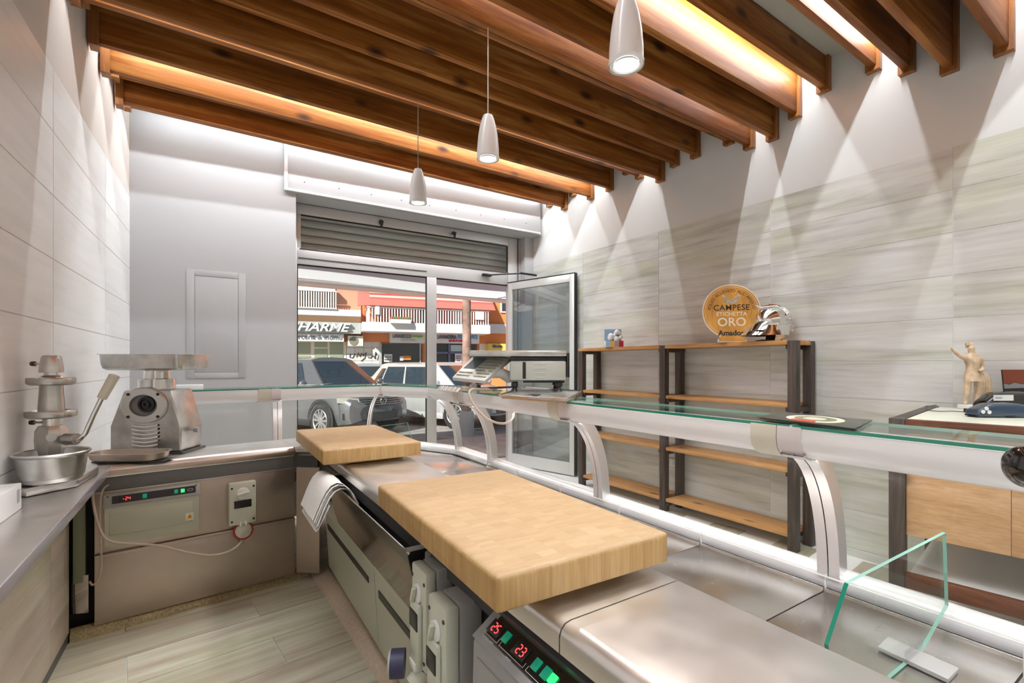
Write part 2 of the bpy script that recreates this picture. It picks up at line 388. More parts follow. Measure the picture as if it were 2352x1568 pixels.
# soffit board over the shop window
sf = struct('trim_1', MB().box(.80, 4.12, -.035, -.001, 3.30, ZT-.005, .004, FM), M_front)
mb = MB()
for b_ in ((.80, .835, -.05, -.0355, 3.30, ZT-.006), (.836, 4.12, -.05, -.0355, 3.30, 3.325)): mb.box(*b_, .003, FM)
struct('soffit_edge', mb, M_whitem, sf)
mb = MB()
for i in range(9): mb.lathe([(0, 0), (.006, 0), (.006, .003), (0, .003)], FM @ Matrix.Translation((1.0+i*.36, -.036, 3.42)) @ Matrix.Rotation(PI/2, 4, 'X'), 8)
struct('screw', mb, M_black, sf)
# flush cupboard door in the front wall
t = thing('wall_cabinet_door', 'white flush service hatch in grey front wall left of shop window', 'hatch', FM @ Vector((.195, 0, 1.31)), -math.radians(1.83))
mb = MB()
for x0, x1, z0, z1 in ((-.255, -.19, 0, 1.07), (.185, .25, 0, 1.07), (-.19, .185, 0, .055), (-.19, .185, 1.01, 1.07)):
    mb.box(x0, x1, -.006, -.001, z0, z1, .0015)
obj('frame', mb, M_front, t, local=True)
obj('door_panel', MB().box(-.186, .181, -.0045, -.001, .059, 1.006, .001), M_front, t, local=True)

# shop window: frame, panes, shutter behind the top light
M_frame = mat('window_aluminium', (.60, .60, .60), .35, .35)
y0, y1 = .32, .39
mb = MB()
for a in ((.92, .975, y0, y1, 0, 3.30), (3.80, 4.01, y0, y1, 0, 3.30), (.975, 3.80, y0, y1, 3.175, 3.30), (.975, 3.80, y0, y1, 2.60, 2.785), (2.55, 2.685, y0, y1, 0, 2.60), (.975, 2.55, y0, y1, 0, .12), (.975, 1.015, y0+.01, y1, 2.785, 3.175)):
    mb.box(*a, .004, FM)
wn = struct('window_1', mb, M_frame)
mb = MB()
for a in ((.985, 2.54, y0-.012, y0-.001, 2.665, 2.672), (1.0, 3.8, y0-.012, y0-.001, 2.775, 2.78), (.925, 4.0, y0-.012, y0-.001, 3.292, 3.298), (3.96, 3.966, y0-.012, y0-.001, .1, 3.29)): mb.box(*a, 0, FM)
struct('gasket', mb, M_black, wn)
for a in ((1.016, 3.799, .35, .36, 2.786, 3.174), (.976, 2.549, .35, .36, .121, 2.599)):
    struct('pane', MB().box(*a, 0, FM), M_glass, wn)
mb = MB()
for a in ((.976, 2.549, .335, .349, 2.585, 2.599), (.976, .986, .335, .349, .12, 2.585), (2.539, 2.549, .335, .349, .12, 2.585), (2.686, 3.79, .335, .349, 2.585, 2.599), (1.016, 3.79, .335, .349, 3.16, 3.174), (3.785, 3.799, .335, .349, 2.786, 3.16)):
    mb.box(*a, 0, FM)
struct('pane_seal', mb, M_black, wn)
M_shut = mat('shutter_grey', (.62, .62, .62), .5, .1)
sh = struct('trim_2', MB().box(.9, 4.0, .62, .66, 2.70, 3.32, 0, FM), M_shut)
for i in range(6):
    z = 2.72+i*.095
    sec = [(0, z), (.02, z+.005), (.035, z+.03), (.035, z+.06), (.02, z+.085), (0, z+.09)]
    p, q = FM @ Vector((.92, .60, 0)), FM @ Vector((3.98, .60, 0))
    struct('shutter_slat', MB().sweep([(s_, zz) for s_, zz in sec], (p.x, p.y), (q.x, q.y)), M_shut, sh)
mb = MB()
mb.box(-.75, .92, .5, .56, -.2, 3.9, 0, FM); mb.box(.92, 4.05, .5, .56, 3.3, 3.9, 0, FM); mb.box(4.02, 4.6, .41, .56, -.2, 3.9, 0, FM)
struct('wall_street', mb, M_front)
struct('trim_3', MB().box(4.01, 4.20, .20, .40, 0, 3.3, 0, FM), M_front)
# small black hooks above the top light
for i, x in enumerate((1.93, 2.92)):
    hk = MB().box(x-.02, x+.02, .27, .318, 3.20, 3.24, .006, FM); hk.cyl(FM @ Vector((x, .25, 3.225)), FM @ Vector((x, .27, 3.15)), .022, .012)
    tag(obj('hook_lamp', hk, M_black), 'small black spot holder on window head, '+('left' if i == 0 else 'right')+' of two', 'holder', 'black spot holders above the window')

# open glazed door leaf
hinge = FM @ Vector((3.80, .30, 0)); tip = Vector((4.105, 4.70, 0)); L = (tip-hinge).length
ang = math.atan2((tip-hinge).y, (tip-hinge).x)
t = bpy.data.objects.new('door_1', None); COL.objects.link(t); t.location = hinge; t.rotation_euler = (0, 0, ang); t['kind'] = 'structure'
t['label'] = 'open glazed aluminium shop door leaf swung in against the right wall'
mb = MB()
for a in ((0, .075, -.025, .025, .01, 2.62), (L-.075, L, -.025, .025, .01, 2.62), (.075, L-.075, -.025, .025, .01, .17), (.075, L-.075, -.025, .025, 2.52, 2.62)): mb.box(*a, .004)
obj('door_frame', mb, mat('door_aluminium', (.74, .74, .73), .35, .3), t, local=True)
obj('pane', MB().box(.076, L-.076, -.004, .004, .171, 2.519), M_glassd, t, local=True)
mb = MB()
for a in ((L, L+.012, -.028, .028, .01, 2.63), (0, L, -.028, .028, 2.62, 2.632), (.075, L-.075, .0255, .028, 2.518, 2.524), (.074, .079, .0255, .028, .17, 2.52)): mb.box(*a)
obj('seal', mb, M_black, t, local=True)
obj('lock_plate', MB().box(L-.055, L-.02, .026, .034, 1.35, 1.60, .003).cyl((L-.04, .03, 1.45), (L-.04, .06, 1.45), .012), M_greyl, t, local=True)
a = FM @ Vector((3.42, .27, 2.70)); b = FM @ Vector((3.86, .06, 2.735)); c = FM @ Vector((3.9, -.25, 2.66))
t = thing('door_closer', 'black folding door closer arm above the open door', 'door closer', a)
obj('body', MB().box(a.x-.07, a.x+.07, a.y-.02, a.y+.03, a.z-.018, a.z+.018, .005), M_black, t)
obj('arm', MB().tube([a, b], .011).tube([b, c], .014).sphere(b, .018), M_black, t)

# ------------------------------------------------------------------ ceiling beams on their hangers
beams = [(5.245, 3.65), (4.92, 3.523), (4.744, 3.652), (4.41, 3.516), (4.08, 3.52), (3.81, 3.632), (3.62, 3.52), (3.335, 3.392), (3.15, 3.494), (2.906, 3.496),
         (2.549, 3.49), (2.352, 3.375), (2.146, 3.372), (1.959, 3.485), (1.743, 3.596), (1.41, 3.59), (1.213, 3.475), (.987, 3.366), (.732, 3.356),
         (.50, 3.48), (.27, 3.59), (-.05, 3.49), (-.30, 3.37), (-.62, 3.48), (-.95, 3.60), (-1.3, 3.49), (-1.65, 3.37), (-2.0, 3.48), (-2.4, 3.60)]
where = ['nearest the shop window', 'lowest lit edge over the window, longest visible', 'tucked behind the window-side beams', 'pale brightly lit, second full beam from the window',
         'dark, third full beam from the window', 'shallow, hidden between dark and orange beams', 'partly hidden behind the orange beam', 'orange side, deep, carrying the smallest pendant cord',
         'dark, just nearer than the orange deep beam', 'dark with knots, middle of the ceiling', 'shallow dark, behind the pale middle beam', 'pale lit, deep, carrying the middle pendant cord',
         'golden brown, between two pale lit beams', 'pale and widest lit face, right of the big pendant', 'nearly black, beside the open ceiling gap', 'white-lit upper face, beyond the ceiling gap',
         'dark brown, third from right end', 'orange underside, second from right end', 'orange, at the top right corner']
for i, (y, z) in enumerate(beams):
    yc = y+.045; xl = XL(yc)+.012; xr = XR-.002
    lab = 'stained pine ceiling beam, '+(where[i] if i < len(where) else 'overhead behind the camera, number %s back' % ['one', 'two', 'three', 'four', 'five', 'six', 'seven', 'eight', 'nine', 'ten'][i-len(where)])
    if i >= 19 and y < .3: lab = 'stained pine ceiling beam out of view behind the camera'
    t = thing('ceiling_beam', lab, 'beam', ((xl+xr)/2, yc, z), 0, 'pine beams across the ceiling')
    obj('beam', MB().box(xl+.003, xr-.003, yc-.024, yc+.024, z+.03, ZT-.004, .003), M_beam, t)
    for x0, x1 in ((xl, xl+.05), (xr-.05, xr)):
        pts = [(yc-.045, z), (yc+.045, z), (yc+.045, ZT-.005), (yc+.0245, ZT-.005), (yc+.0245, z+.029), (yc-.0245, z+.029), (yc-.0245, ZT-.005), (yc-.045, ZT-.005)]
        b = bmesh.new(); A = [b.verts.new((x0, p[0], p[1])) for p in pts]; B = [b.verts.new((x1, p[0], p[1])) for p in pts]
        n_ = len(pts)
        for q in range(n_): b.faces.new((A[q], A[(q+1) % n_], B[(q+1) % n_], B[q]))
        for R_ in (A, B):
            for f in ((0, 1, 4, 5), (1, 2, 3, 4), (0, 5, 6, 7)): b.faces.new([R_[q] for q in f])
        bmesh.ops.recalc_face_normals(b, faces=b.faces)
        m_ = MB(); m_.merge(b); obj('hanger', m_, M_trim, t)
# linear LED lamps lying between some of the beams
leds = [(5.43, 'against the window wall'), (5.09, 'between the window beams'), (4.60, 'above the pale second beam gap'), (4.25, 'in front of the pale beam'), (3.49, 'above the orange beam'), (2.295, 'in front of the pale middle beam'),
        (1.885, 'in front of the widest pale beam'), (1.345, 'near the right end gap'), (.63, None), (.14, None), (-.45, None), (-1.1, None), (-1.8, None), (-2.6, None)]
for y, s_ in leds:
    x0, x1 = XL(y)+.06, XR-.05; mb = MB()
    mb.box(x0, x1, y-.014, y+.014, 3.802, ZT-.001, .004); o = obj('led_strip', mb, M_whitem)
    tag(o, 'slim white linear lamp '+(s_ if s_ else 'out of view behind the camera, %s row back' % ['first', 'second', 'third', 'fourth', 'fifth', 'sixth'][max(0, leds.index((y, s_))-8)]), 'lamp', 'linear lamps between the beams')
    for sg in (-1, 1):
        ld = bpy.data.lights.new('led', 'AREA'); ld.shape = 'RECTANGLE'; ld.size = x1-x0-.05; ld.size_y = .014; ld.energy = LED_W*(x1-x0)/4.5*(.2 if y > 5.3 else .72 if sg > 0 else .36); ld.color = (.90, .96, 1)
        lo = bpy.data.objects.new('led_light', ld); COL.objects.link(lo); lo.parent = o; lo.location = (0, sg*.004, -.004); lo.rotation_euler = (math.radians(66) if sg > 0 else math.radians(-50), 0, 0)

# pendant lamps
def pendant(x, y, zb, zc, lab, first=[None]):
    if first[0] is None:
        t = thing('pendant_lamp', lab, 'pendant lamp', (x, y, zb), 0, 'white pendant lamps under the beams')
        pr = [(.050, .004), (.062, 0), (.0635, .02), (.063, .06), (.058, .12), (.049, .18), (.037, .225), (.028, .248), (.016, .254), (.006, .255)]
        obj('shade', MB().lathe(pr, None, 32, caps=False), M_white, t, local=True)
        obj('rim', MB().lathe([(.0655, -.004), (.0655, .008), (.0635, .01), (.046, .004), (.046, -.002), (.05, -.006)], None, 32, caps=False), M_whitem, t, local=True)
        obj('diffuser', MB().lathe([(0, .006), (.047, .004)], None, 32, caps=False), M_lampglow, t, local=True)
        first[0] = t
    else: t = copy_tree(first[0], (x, y, zb), 0, lab)
    obj('cord', MB().cyl((x, y, zb+.254), (x, y, zc), .0035, n=8), M_beige, t)
    ld = bpy.data.lights.new('pendant_bulb', 'SPOT'); ld.energy = 14; ld.spot_size = 2.2; ld.spot_blend = .6; ld.shadow_soft_size = .04; ld.color = (1, .96, .9)
    lo = bpy.data.objects.new('bulb', ld); COL.objects.link(lo); lo.parent = t; lo.location = (0, 0, -.012)
pendant(1.425, 2.397, 2.645, 3.405, 'white bottle-shaped pendant lamp on a cord, middle of three')
pendant(1.40, 3.38, 2.66, 3.421, 'white bottle-shaped pendant lamp, farthest and smallest in view')
pendant(1.35, 1.258, 2.572, 3.505, 'white bottle-shaped pendant lamp, largest and cut by the top edge')

# floor tiles of the serving aisle, wood look, laid parallel to the window counter
fd = math.radians(6); fx = Vector((math.cos(fd), math.sin(fd), 0)); fy = Vector((-math.sin(fd), math.cos(fd), 0))
fl = bpy.data.objects['floor']; tm = tile_mesh('tile', 1.196, .278, .010, M_floor)
org = P(325, 1565, z=0)
inv = children_mat(fl).inverted()
for r in range(-13, 13):
    for c in range(-4, 6):
        p = org+fx*((c+.5)*1.2+(.55 if r % 2 else -.05))+fy*((r+.5)*.282); 
        if p.y < -1.5 or p.y > 5.4 or p.x < -1.0 or p.x > 3.55 or (p.x > 3.4 and p.y > 5.2): continue
        o = bpy.data.objects.new('tile', tm); COL.objects.link(o); o.parent = fl; o.location = inv @ (p+Vector((0, 0, -.005))); o.rotation_euler = (0, 0, fd)
# ------------------------------------------------------------------ the refrigerated serving counters
RM = Matrix.Translation((0, 1, 0)) @ Matrix.Rotation(-math.radians(1), 4, 'Z') @ Matrix.Translation((0, -1, 0))
GM = Matrix.Translation((-.363, 3.37, 0)) @ Matrix.Rotation(math.radians(5.9), 4, 'Z')
def R(s, t, z=0): return RM @ Vector((s, t, z))
def G(a, b, z=0): return GM @ Vector((a, b, z))
def xy(v): return (v[0], v[1])
T = [R(1.555, -.62), R(1.555, .79), R(1.555, 1.92), R(1.555, 3.09), Vector((1.66, 3.80, 0)), Vector((1.42, 4.30, 0)), Vector((.55, 4.21, 0)), Vector((-.20, 4.138, 0))]
B = [R(1.80, -.62), R(1.80, .79), R(1.80, 1.92), R(1.80, 3.09), Vector((1.845, 3.62, 0)), Vector((1.40, 4.62, 0)), Vector((.60, 4.54, 0)), Vector((-.42, 4.43, 0))]
def nrm(a, b): d = (b-a).normalized(); return Vector((d.y, -d.x, 0))
def mitre(pts, i, off):    # point i of a path moved outward so neighbouring segments meet
    ns = []
    if i > 0: ns.append(nrm(pts[i-1], pts[i]))
    if i < len(pts)-1: ns.append(nrm(pts[i], pts[i+1]))
    n = sum(ns, Vector((0, 0, 0))).normalized(); return pts[i]+n*(off/max(.6, n.dot(ns[0])))
def ring_sweep(mb, sec, pts, i, smooth=True, caps=True):
    k = len(sec); vs = []
    for j in (i, i+1):
        for o_, z_ in sec:
            p = mitre(pts, j, o_); vs.append((p.x, p.y, z_))
    fs = [(q, (q+1) % k, k+(q+1) % k, k+q) for q in range(k)]
    if caps: fs += [tuple(range(k))[::-1], tuple(range(k, 2*k))]
    mb.add(vs, fs, smooth); return mb
def fix(mb): bmesh.ops.recalc_face_normals(mb.bm, faces=mb.bm.faces); return mb
def curve_pts(i, o1, o2, z1=1.195, z2=.725, n=14, pts=None):
    a = mitre(T, i, o1); b = mitre(B, i, o2); r = []
    for k in range(n+1):
        th = k/n*PI/2; s_ = math.sin(th)**.92
        p = a+(b-a)*s_; r.append(Vector((p.x, p.y, z1+(z2-z1)*(1-math.cos(th)))))
    return r
RAIL = [(.004, 1.249), (.001, 1.215), (.008, 1.185), (.030, 1.162), (.065, 1.152), (.100, 1.160), (.122, 1.185), (.128, 1.22), (.125, 1.249)]
BAR = [(0, .69), (0, .712), (.008, .732), (.028, .748), (.055, .752), (.082, .742), (.100, .72), (.108, .69)]
BAR2 = [(.112, .66), (.112, .692), (.135, .705), (.165, .70), (.195, .67), (.20, .62), (.185, .60), (.16, .60)]
M_rail = mat('rail_white', (.80, .79, .80), .35, .1, coat=.2)
M_barm = mat('bar_anodised', (.86, .86, .87), .25, .35)
def superstructure(root, segs, shelf_out=.30):
    for i in segs:
        mb = MB(); a0, a1 = mitre(T, i, .0), mitre(T, i+1, .0); b0, b1 = mitre(T, i, shelf_out), mitre(T, i+1, shelf_out)
        d = (a1-a0).normalized()*.004
        mb.prism([xy(a0+d), xy(a1-d), xy(b1-d), xy(b0+d)], 1.2505, 1.2605)
        mb.bm.normal_update()
        for f in mb.bm.faces:
            if abs(f.normal.z) < .5: f.material_index = 1 if f.normal.dot(nrm(T[i], T[i+1])) < -.5 else 2
        obj('glass_shelf', mb, [M_glass, M_gedge, M_gedgel], root)
        obj('top_rail', fix(ring_sweep(MB(), RAIL, T, i)), M_rail, root)
        obj('base_rail', fix(ring_sweep(MB(), BAR, B, i)), M_barm, root)
        obj('bumper', fix(ring_sweep(MB(), BAR2, B, i)), M_alu, root)
        obj('customer_panel', fix(ring_sweep(MB(), [(.12, .08), (.12, .60), (.15, .60), (.15, .08)], B, i, False)), M_whitem, root)
        ca, cb = curve_pts(i, .085, .056), curve_pts(i+1, .085, .056)
        obj('front_glass', MB().sheet([ca, cb]), M_glass, root)
        # price strip of clear acrylic behind the base rail
        obj('price_strip', fix(ring_sweep(MB(), [(-.022, .692), (-.030, .735), (-.027, .736), (-.019, .693)], B, i, False)), M_acryl, root)
        obj('strip_edge', fix(ring_sweep(MB(), [(-.031, .735), (-.031, .7385), (-.026, .7385), (-.026, .735)], B, i, False)), M_print, root)
        # lamp tube under the rail
        m0, m1 = mitre(T, i, .075), mitre(T, i+1, .075); c = (m0+m1)/2; Lg = (m1-m0).length
        tb = MB().cyl((m0.x, m0.y, 1.172), (m1.x, m1.y, 1.172), .007, n=10)
        o = obj('lamp_tube', tb, M_lampglow, root)
        ld = bpy.data.lights.new('case_light', 'AREA'); ld.shape = 'RECTANGLE'; ld.size = Lg*.95; ld.size_y = .02; ld.energy = CASE_W*Lg; ld.color = (1, .98, .97)
        lo = bpy.data.objects.new('case_light', ld); COL.objects.link(lo); lo.parent = root
        n_ = nrm(T[i], T[i+1]); dirv = (n_*.35+Vector((0, 0, -1))).normalized(); dd = (m1-m0).normalized()
        M = Matrix((dd, (-dirv).cross(dd), -dirv)).transposed().to_4x4(); M.translation = Vector((c.x, c.y, 1.145))
        lo.matrix_world = M; W_ = children_mat(root).inverted() @ M; lo.matrix_parent_inverse = Matrix(); lo.matrix_basis = W_
def bracket(root, i, wd=.034, mid=True, cover=True):
    ns = (B[min(i+1, len(B)-1)]-B[max(i-1, 0)]).normalized()
    c_out = curve_pts(i, .06, .048, z1=1.19); c_in = curve_pts(i, .0, -.006, z1=1.165)
    for s_ in (-1, 1):
        mb = MB(); g = []
        for a, b in zip(c_out, c_in):
            o1 = ns*(s_*.002); o2 = ns*(s_*(wd+.001))
            g.append([a+o1, a+o2, b+o2, b+o1, a+o1])
        mb.sheet(g, smooth=True)
        obj('arm', fix(mb), M_alu, root)
    if cover:
        n_ = nrm(T[max(i-1, 0)], T[min(i+1, len(T)-1)]); d = Vector((-n_.y, n_.x, 0))
        c = T[i]
        for k, (lo_, hi_, m_) in enumerate(((.045, .13, M_beige), (-.03, .042, M_pinkp), )):
            sec = [(x_*1.08-.006, 1.2 + (z_-1.2)*1.12) for x_, z_ in RAIL]
            a = c+d*lo_; b = c+d*hi_
            obj('rail_cover', fix(MB().sweep(sec, xy(a), xy(b))), m_, root)
WT = [(.012, .835), (0, .838), (0, .872), (.005, .887), (.016, .897), (.032, .90), (.376, .90), (.388, .896), (.392, .886), (.392, .69), (.382, .69), (.382, .862), (.022, .862), (.018, .84)]

cr = thing('display_counter', 'long stainless refrigerated serving counter with curved glass in the foreground', 'counter', R(.9, 1.2))
for t0, t1 in ((-.62, .798), (.802, 1.928), (1.932, 3.09)):
    obj('worktop', fix(MB().sweep([(s_+.648, z_) for s_, z_ in WT], xy(R(0, t0)), xy(R(0, t1)))), M_steel, cr)
tj = [-.62, -.16, .315, .79, 1.27, 1.745, 2.22, 2.69, 3.09]
for a, b in zip(tj, tj[1:]):
    mb = MB(); mb.prism([xy(R(1.045, a+.002)), xy(R(1.765, a+.002)), xy(R(1.765, b-.002)), xy(R(1.045, b-.002))], .672, .69, bev=.002)
    mb.box(1.765, 1.771, a+.002, b-.002, .672, .700, .001, RM)
    obj('tray', mb, M_tray, cr)
for a in tj[1:]: obj('strip_tick', MB().box(1.772, 1.780, a-.0015, a+.0015, .69, .742, 0, RM), M_print, cr)
obj('well', MB().box(1.05, 1.80, -.62, 3.09, .60, .668, 0, RM), M_steelX, cr)
superstructure(cr, [0, 1, 2])
for i in (1, 2): bracket(cr, i)
bracket(cr, 3)
# seller side
obj('fascia', fix(MB().sweep([(.672, .76), (.672, .80), (.680, .805), (.680, .81), (.672, .815), (.672, .836), (.72, .836), (.72, .76)], xy(R(0, -.62)), xy(R(0, 3.38)), False)), M_dgrey, cr)
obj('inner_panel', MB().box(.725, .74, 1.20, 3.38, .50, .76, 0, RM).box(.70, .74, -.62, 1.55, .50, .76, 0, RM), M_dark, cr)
CAB = [(.76, .535), (.712, .532), (.692, .515), (.684, .49), (.690, .46), (.712, .10), (.76, .10)]
for t0, t1 in ((-.62, .155), (.16, 1.195), (1.20, 2.262), (2.268, 3.36)):
    c_ = obj('cabinet_door', fix(MB().sweep(CAB, xy(R(0, t0)), xy(R(0, t1)))), M_sage, cr)
    mb = MB(); hz = .385
    f_ = lambda z: .690+(.46-z)/.36*.022
    a, b = t0+.10, t1-.06
    mb.add([R(f_(hz+.018)-.004, a, hz+.018), R(f_(hz+.018)-.004, b, hz+.018), R(f_(hz-.018)-.004, b, hz-.018), R(f_(hz-.012)-.004, a, hz-.012), R(.70+.02, a, hz+.018), R(.72, b, hz+.018), R(.72, b, hz-.018), R(.72, a, hz-.012)],
           [(0, 1, 2, 3), (0, 4, 5, 1), (2, 6, 7, 3), (0, 3, 7, 4), (1, 5, 6, 2)])
    obj('grip', fix(mb), M_black, c_)
obj('plinth', MB().box(.78, .80, -.62, 3.36, 0, .11, 0, RM), M_dgrey, cr)
# tilted knife bin let into the counter front
mb = MB()
mb.sheet([[R(.583, t_, .822), R(.590, t_, .815), R(.64, t_, .60), R(.66, t_, .535)] for t_ in (1.565, 2.2, 2.86)], th=.003, smooth=False)
kb = thing('tilt_out_bin', 'stainless tilt-out bin under the counter edge, black inside', 'bin', R(.65, 2.2, .535))
obj('front_flap', mb, steel('steel_mirror', (.62, .58, .54), .10, 'Y', .06), kb)
obj('flap_edge', MB().tube([R(.586, 1.565, .823), R(.586, 2.86, .823)], .004), M_steelB, kb)
for t_ in (1.567, 2.855):
    mb = MB(); mb.add([R(.592, t_, .815), R(.66, t_, .537), R(.722, t_, .537), R(.722, t_, .815), R(.592, t_+.003, .815), R(.66, t_+.003, .537), R(.722, t_+.003, .537), R(.722, t_+.003, .815)],
                      [(0, 1, 2, 3), (4, 5, 6, 7), (0, 4, 7, 3), (0, 1, 5, 4)]); obj('side_cheek', fix(mb), M_black, kb)
    obj('cheek_rim', MB().box(.592, .70, t_-.012, t_+.012, .813, .822, .002, RM), M_greyl, kb)
obj('catch', MB().sphere(R(.60, 1.565, .812), .008).tube([R(.60, 1.555, .812), R(.60, 1.575, .79)], .003), M_steelB, kb)

# corner unit
cc = thing('corner_counter', 'angled corner section of the glass serving counter behind the far chopping block', 'counter', (1.2, 3.8, 0))
mb = MB(); mb.prism([xy(R(.648, 3.093)), (.688, 3.38), xy(G(.93, 0)), xy(G(.93, .39)), (1.06, 3.875), xy(R(1.04, 3.093))], .862, .90, bev=.006)
obj('worktop', mb, M_steel, cc)
D = [xy(R(1.045, 3.093)), xy(R(1.765, 3.093)), (1.805, 3.63), (1.09, 3.87), (1.372, 4.575), (.60, 4.50), xy(G(.93, .40))]
for q in ((0, 1, 2, 3), (3, 2, 4), (3, 4, 5, 6)):
    mb = MB(); c_ = Vector((sum(D[k][0] for k in q)/len(q), sum(D[k][1] for k in q)/len(q)))
    mb.prism([tuple(c_+(Vector(D[k])-c_)*.995) for k in q], .672, .69, bev=.002); obj('tray', mb, M_tray, cc)
mb = MB(); mb.prism([(1.06, 3.08), (1.84, 3.08), (1.86, 3.62), (1.40, 4.62), (.6, 4.54), (.54, 3.88)], .60, .668); obj('well', mb, M_steelX, cc)
mb = MB(); mb.add([R(1.04, 3.09, .69), (1.065, 3.88, .69), G(.93, .395, .69), G(.93, .395, .86), (1.065, 3.88, .86), R(1.04, 3.09, .86)], [(0, 1, 4, 5), (1, 2, 3, 4)]); obj('back_riser', fix(mb), M_steel, cc)
superstructure(cc, [3, 4])
bracket(cc, 4, .014, cover=False); bracket(cc, 5, .014)
obj('corner_panel', MB().prism([(.70, 3.385), (.575, 3.485), (.59, 3.50), (.715, 3.40)], .05, .845), M_steelX, cc)
mb = MB().prism([(.686, 3.37), (.56, 3.475), (.575, 3.485), (.70, 3.385)], .762, .838); obj('fascia', mb, M_dgrey, cc)

# counter run under the shop window
cf = thing('display_counter', 'stainless serving counter run along the shop window carrying the meat mincer', 'counter', G(.4, .5))
obj('worktop', fix(MB().sweep([(s_, z_) for s_, z_ in WT], xy(G(.927, 0)), xy(G(-.24, 0)))), M_steel, cf)
M_tan = steel('edge_tan', (.60, .50, .42), .4, 'X', .06)
obj('edge_strip', MB().box(-.30, .93, -.004, -.0005, .845, .872, .001, GM), M_tan, cf)
obj('fascia', MB().box(-.10, .93, .012, .04, .762, .843, .003, GM), mat('fascia_grey', (.17, .17, .175), .4), cf)
obj('upper_panel', MB().box(-.08, .935, .022, .04, .425, .758, .003, GM), M_steelX, cf)
obj('lip', MB().box(-.08, .935, .016, .022, .752, .760, .001, GM), M_alu, cf)
obj('ledge', MB().box(-.08, .935, .008, .04, .405, .422, .003, GM), M_steelX, cf)
obj('lower_panel', MB().box(-.08, .935, .016, .04, .045, .404, .003, GM), M_steelX, cf)
obj('cavity', MB().box(-.30, -.083, .10, .13, .0, .84, 0, GM), M_dark, cf)  # dark sheet standing in for the shade of the open gap
obj('side_leg', MB().box(-.165, -.115, -.01, .09, .30, .80, .006, GM), mat('olive_plastic', (.16, .17, .10), .4), cf)
for a0, a1 in ((-.55, .05), (.052, .50), (.502, .925)):
    obj('tray', MB().box(a0, a1, .40, 1.05, .672, .69, .002, GM).box(a0, a1, 1.045, 1.05, .69, .70, 0, GM), M_tray, cf)
obj('well', MB().box(-.55, .93, .40, 1.06, .60, .668, 0, GM), M_steelX, cf)
superstructure(cf, [5, 6])
bracket(cf, 6); bracket(cf, 7)
obj('end_glass', MB().sheet([curve_pts(7, .10, .05), [Vector((p.x, p.y, .70)) for p in curve_pts(7, .10, .05)]]), M_glass, cf)
tag(obj('cardboard_lid', MB().box(-.14, .06, 4.30, 4.42, 1.262, 1.295, .003), M_white), 'small flat white box on the far left end of the glass shelf', 'box')

# granite-look skirting round the aisle
a0, a1 = P(160, 1478, z=0), P(712, 1321, z=0)
d = (a1-a0).normalized()
SK = [(0, 0), (.004, .012), (.018, .034), (.040, .048), (.062, .052), (.07, .0)]
struct('baseboard_front', fix(MB().sweep(SK, xy(a1), xy(a0), False)), M_skirt)
b0, b1 = P(714, 1319, z=0), Vector((.76, -.6, 0))
struct('baseboard_counter', fix(MB().sweep([(0, 0), (.004, .008), (.03, .03), (.08, .04), (.10, .042), (.10, 0)], (b1.x, b1.y), (b0.x, b0.y), False)), mat('skirt_tan', (.56, .45, .34), .5, var=.12, vscale=60))

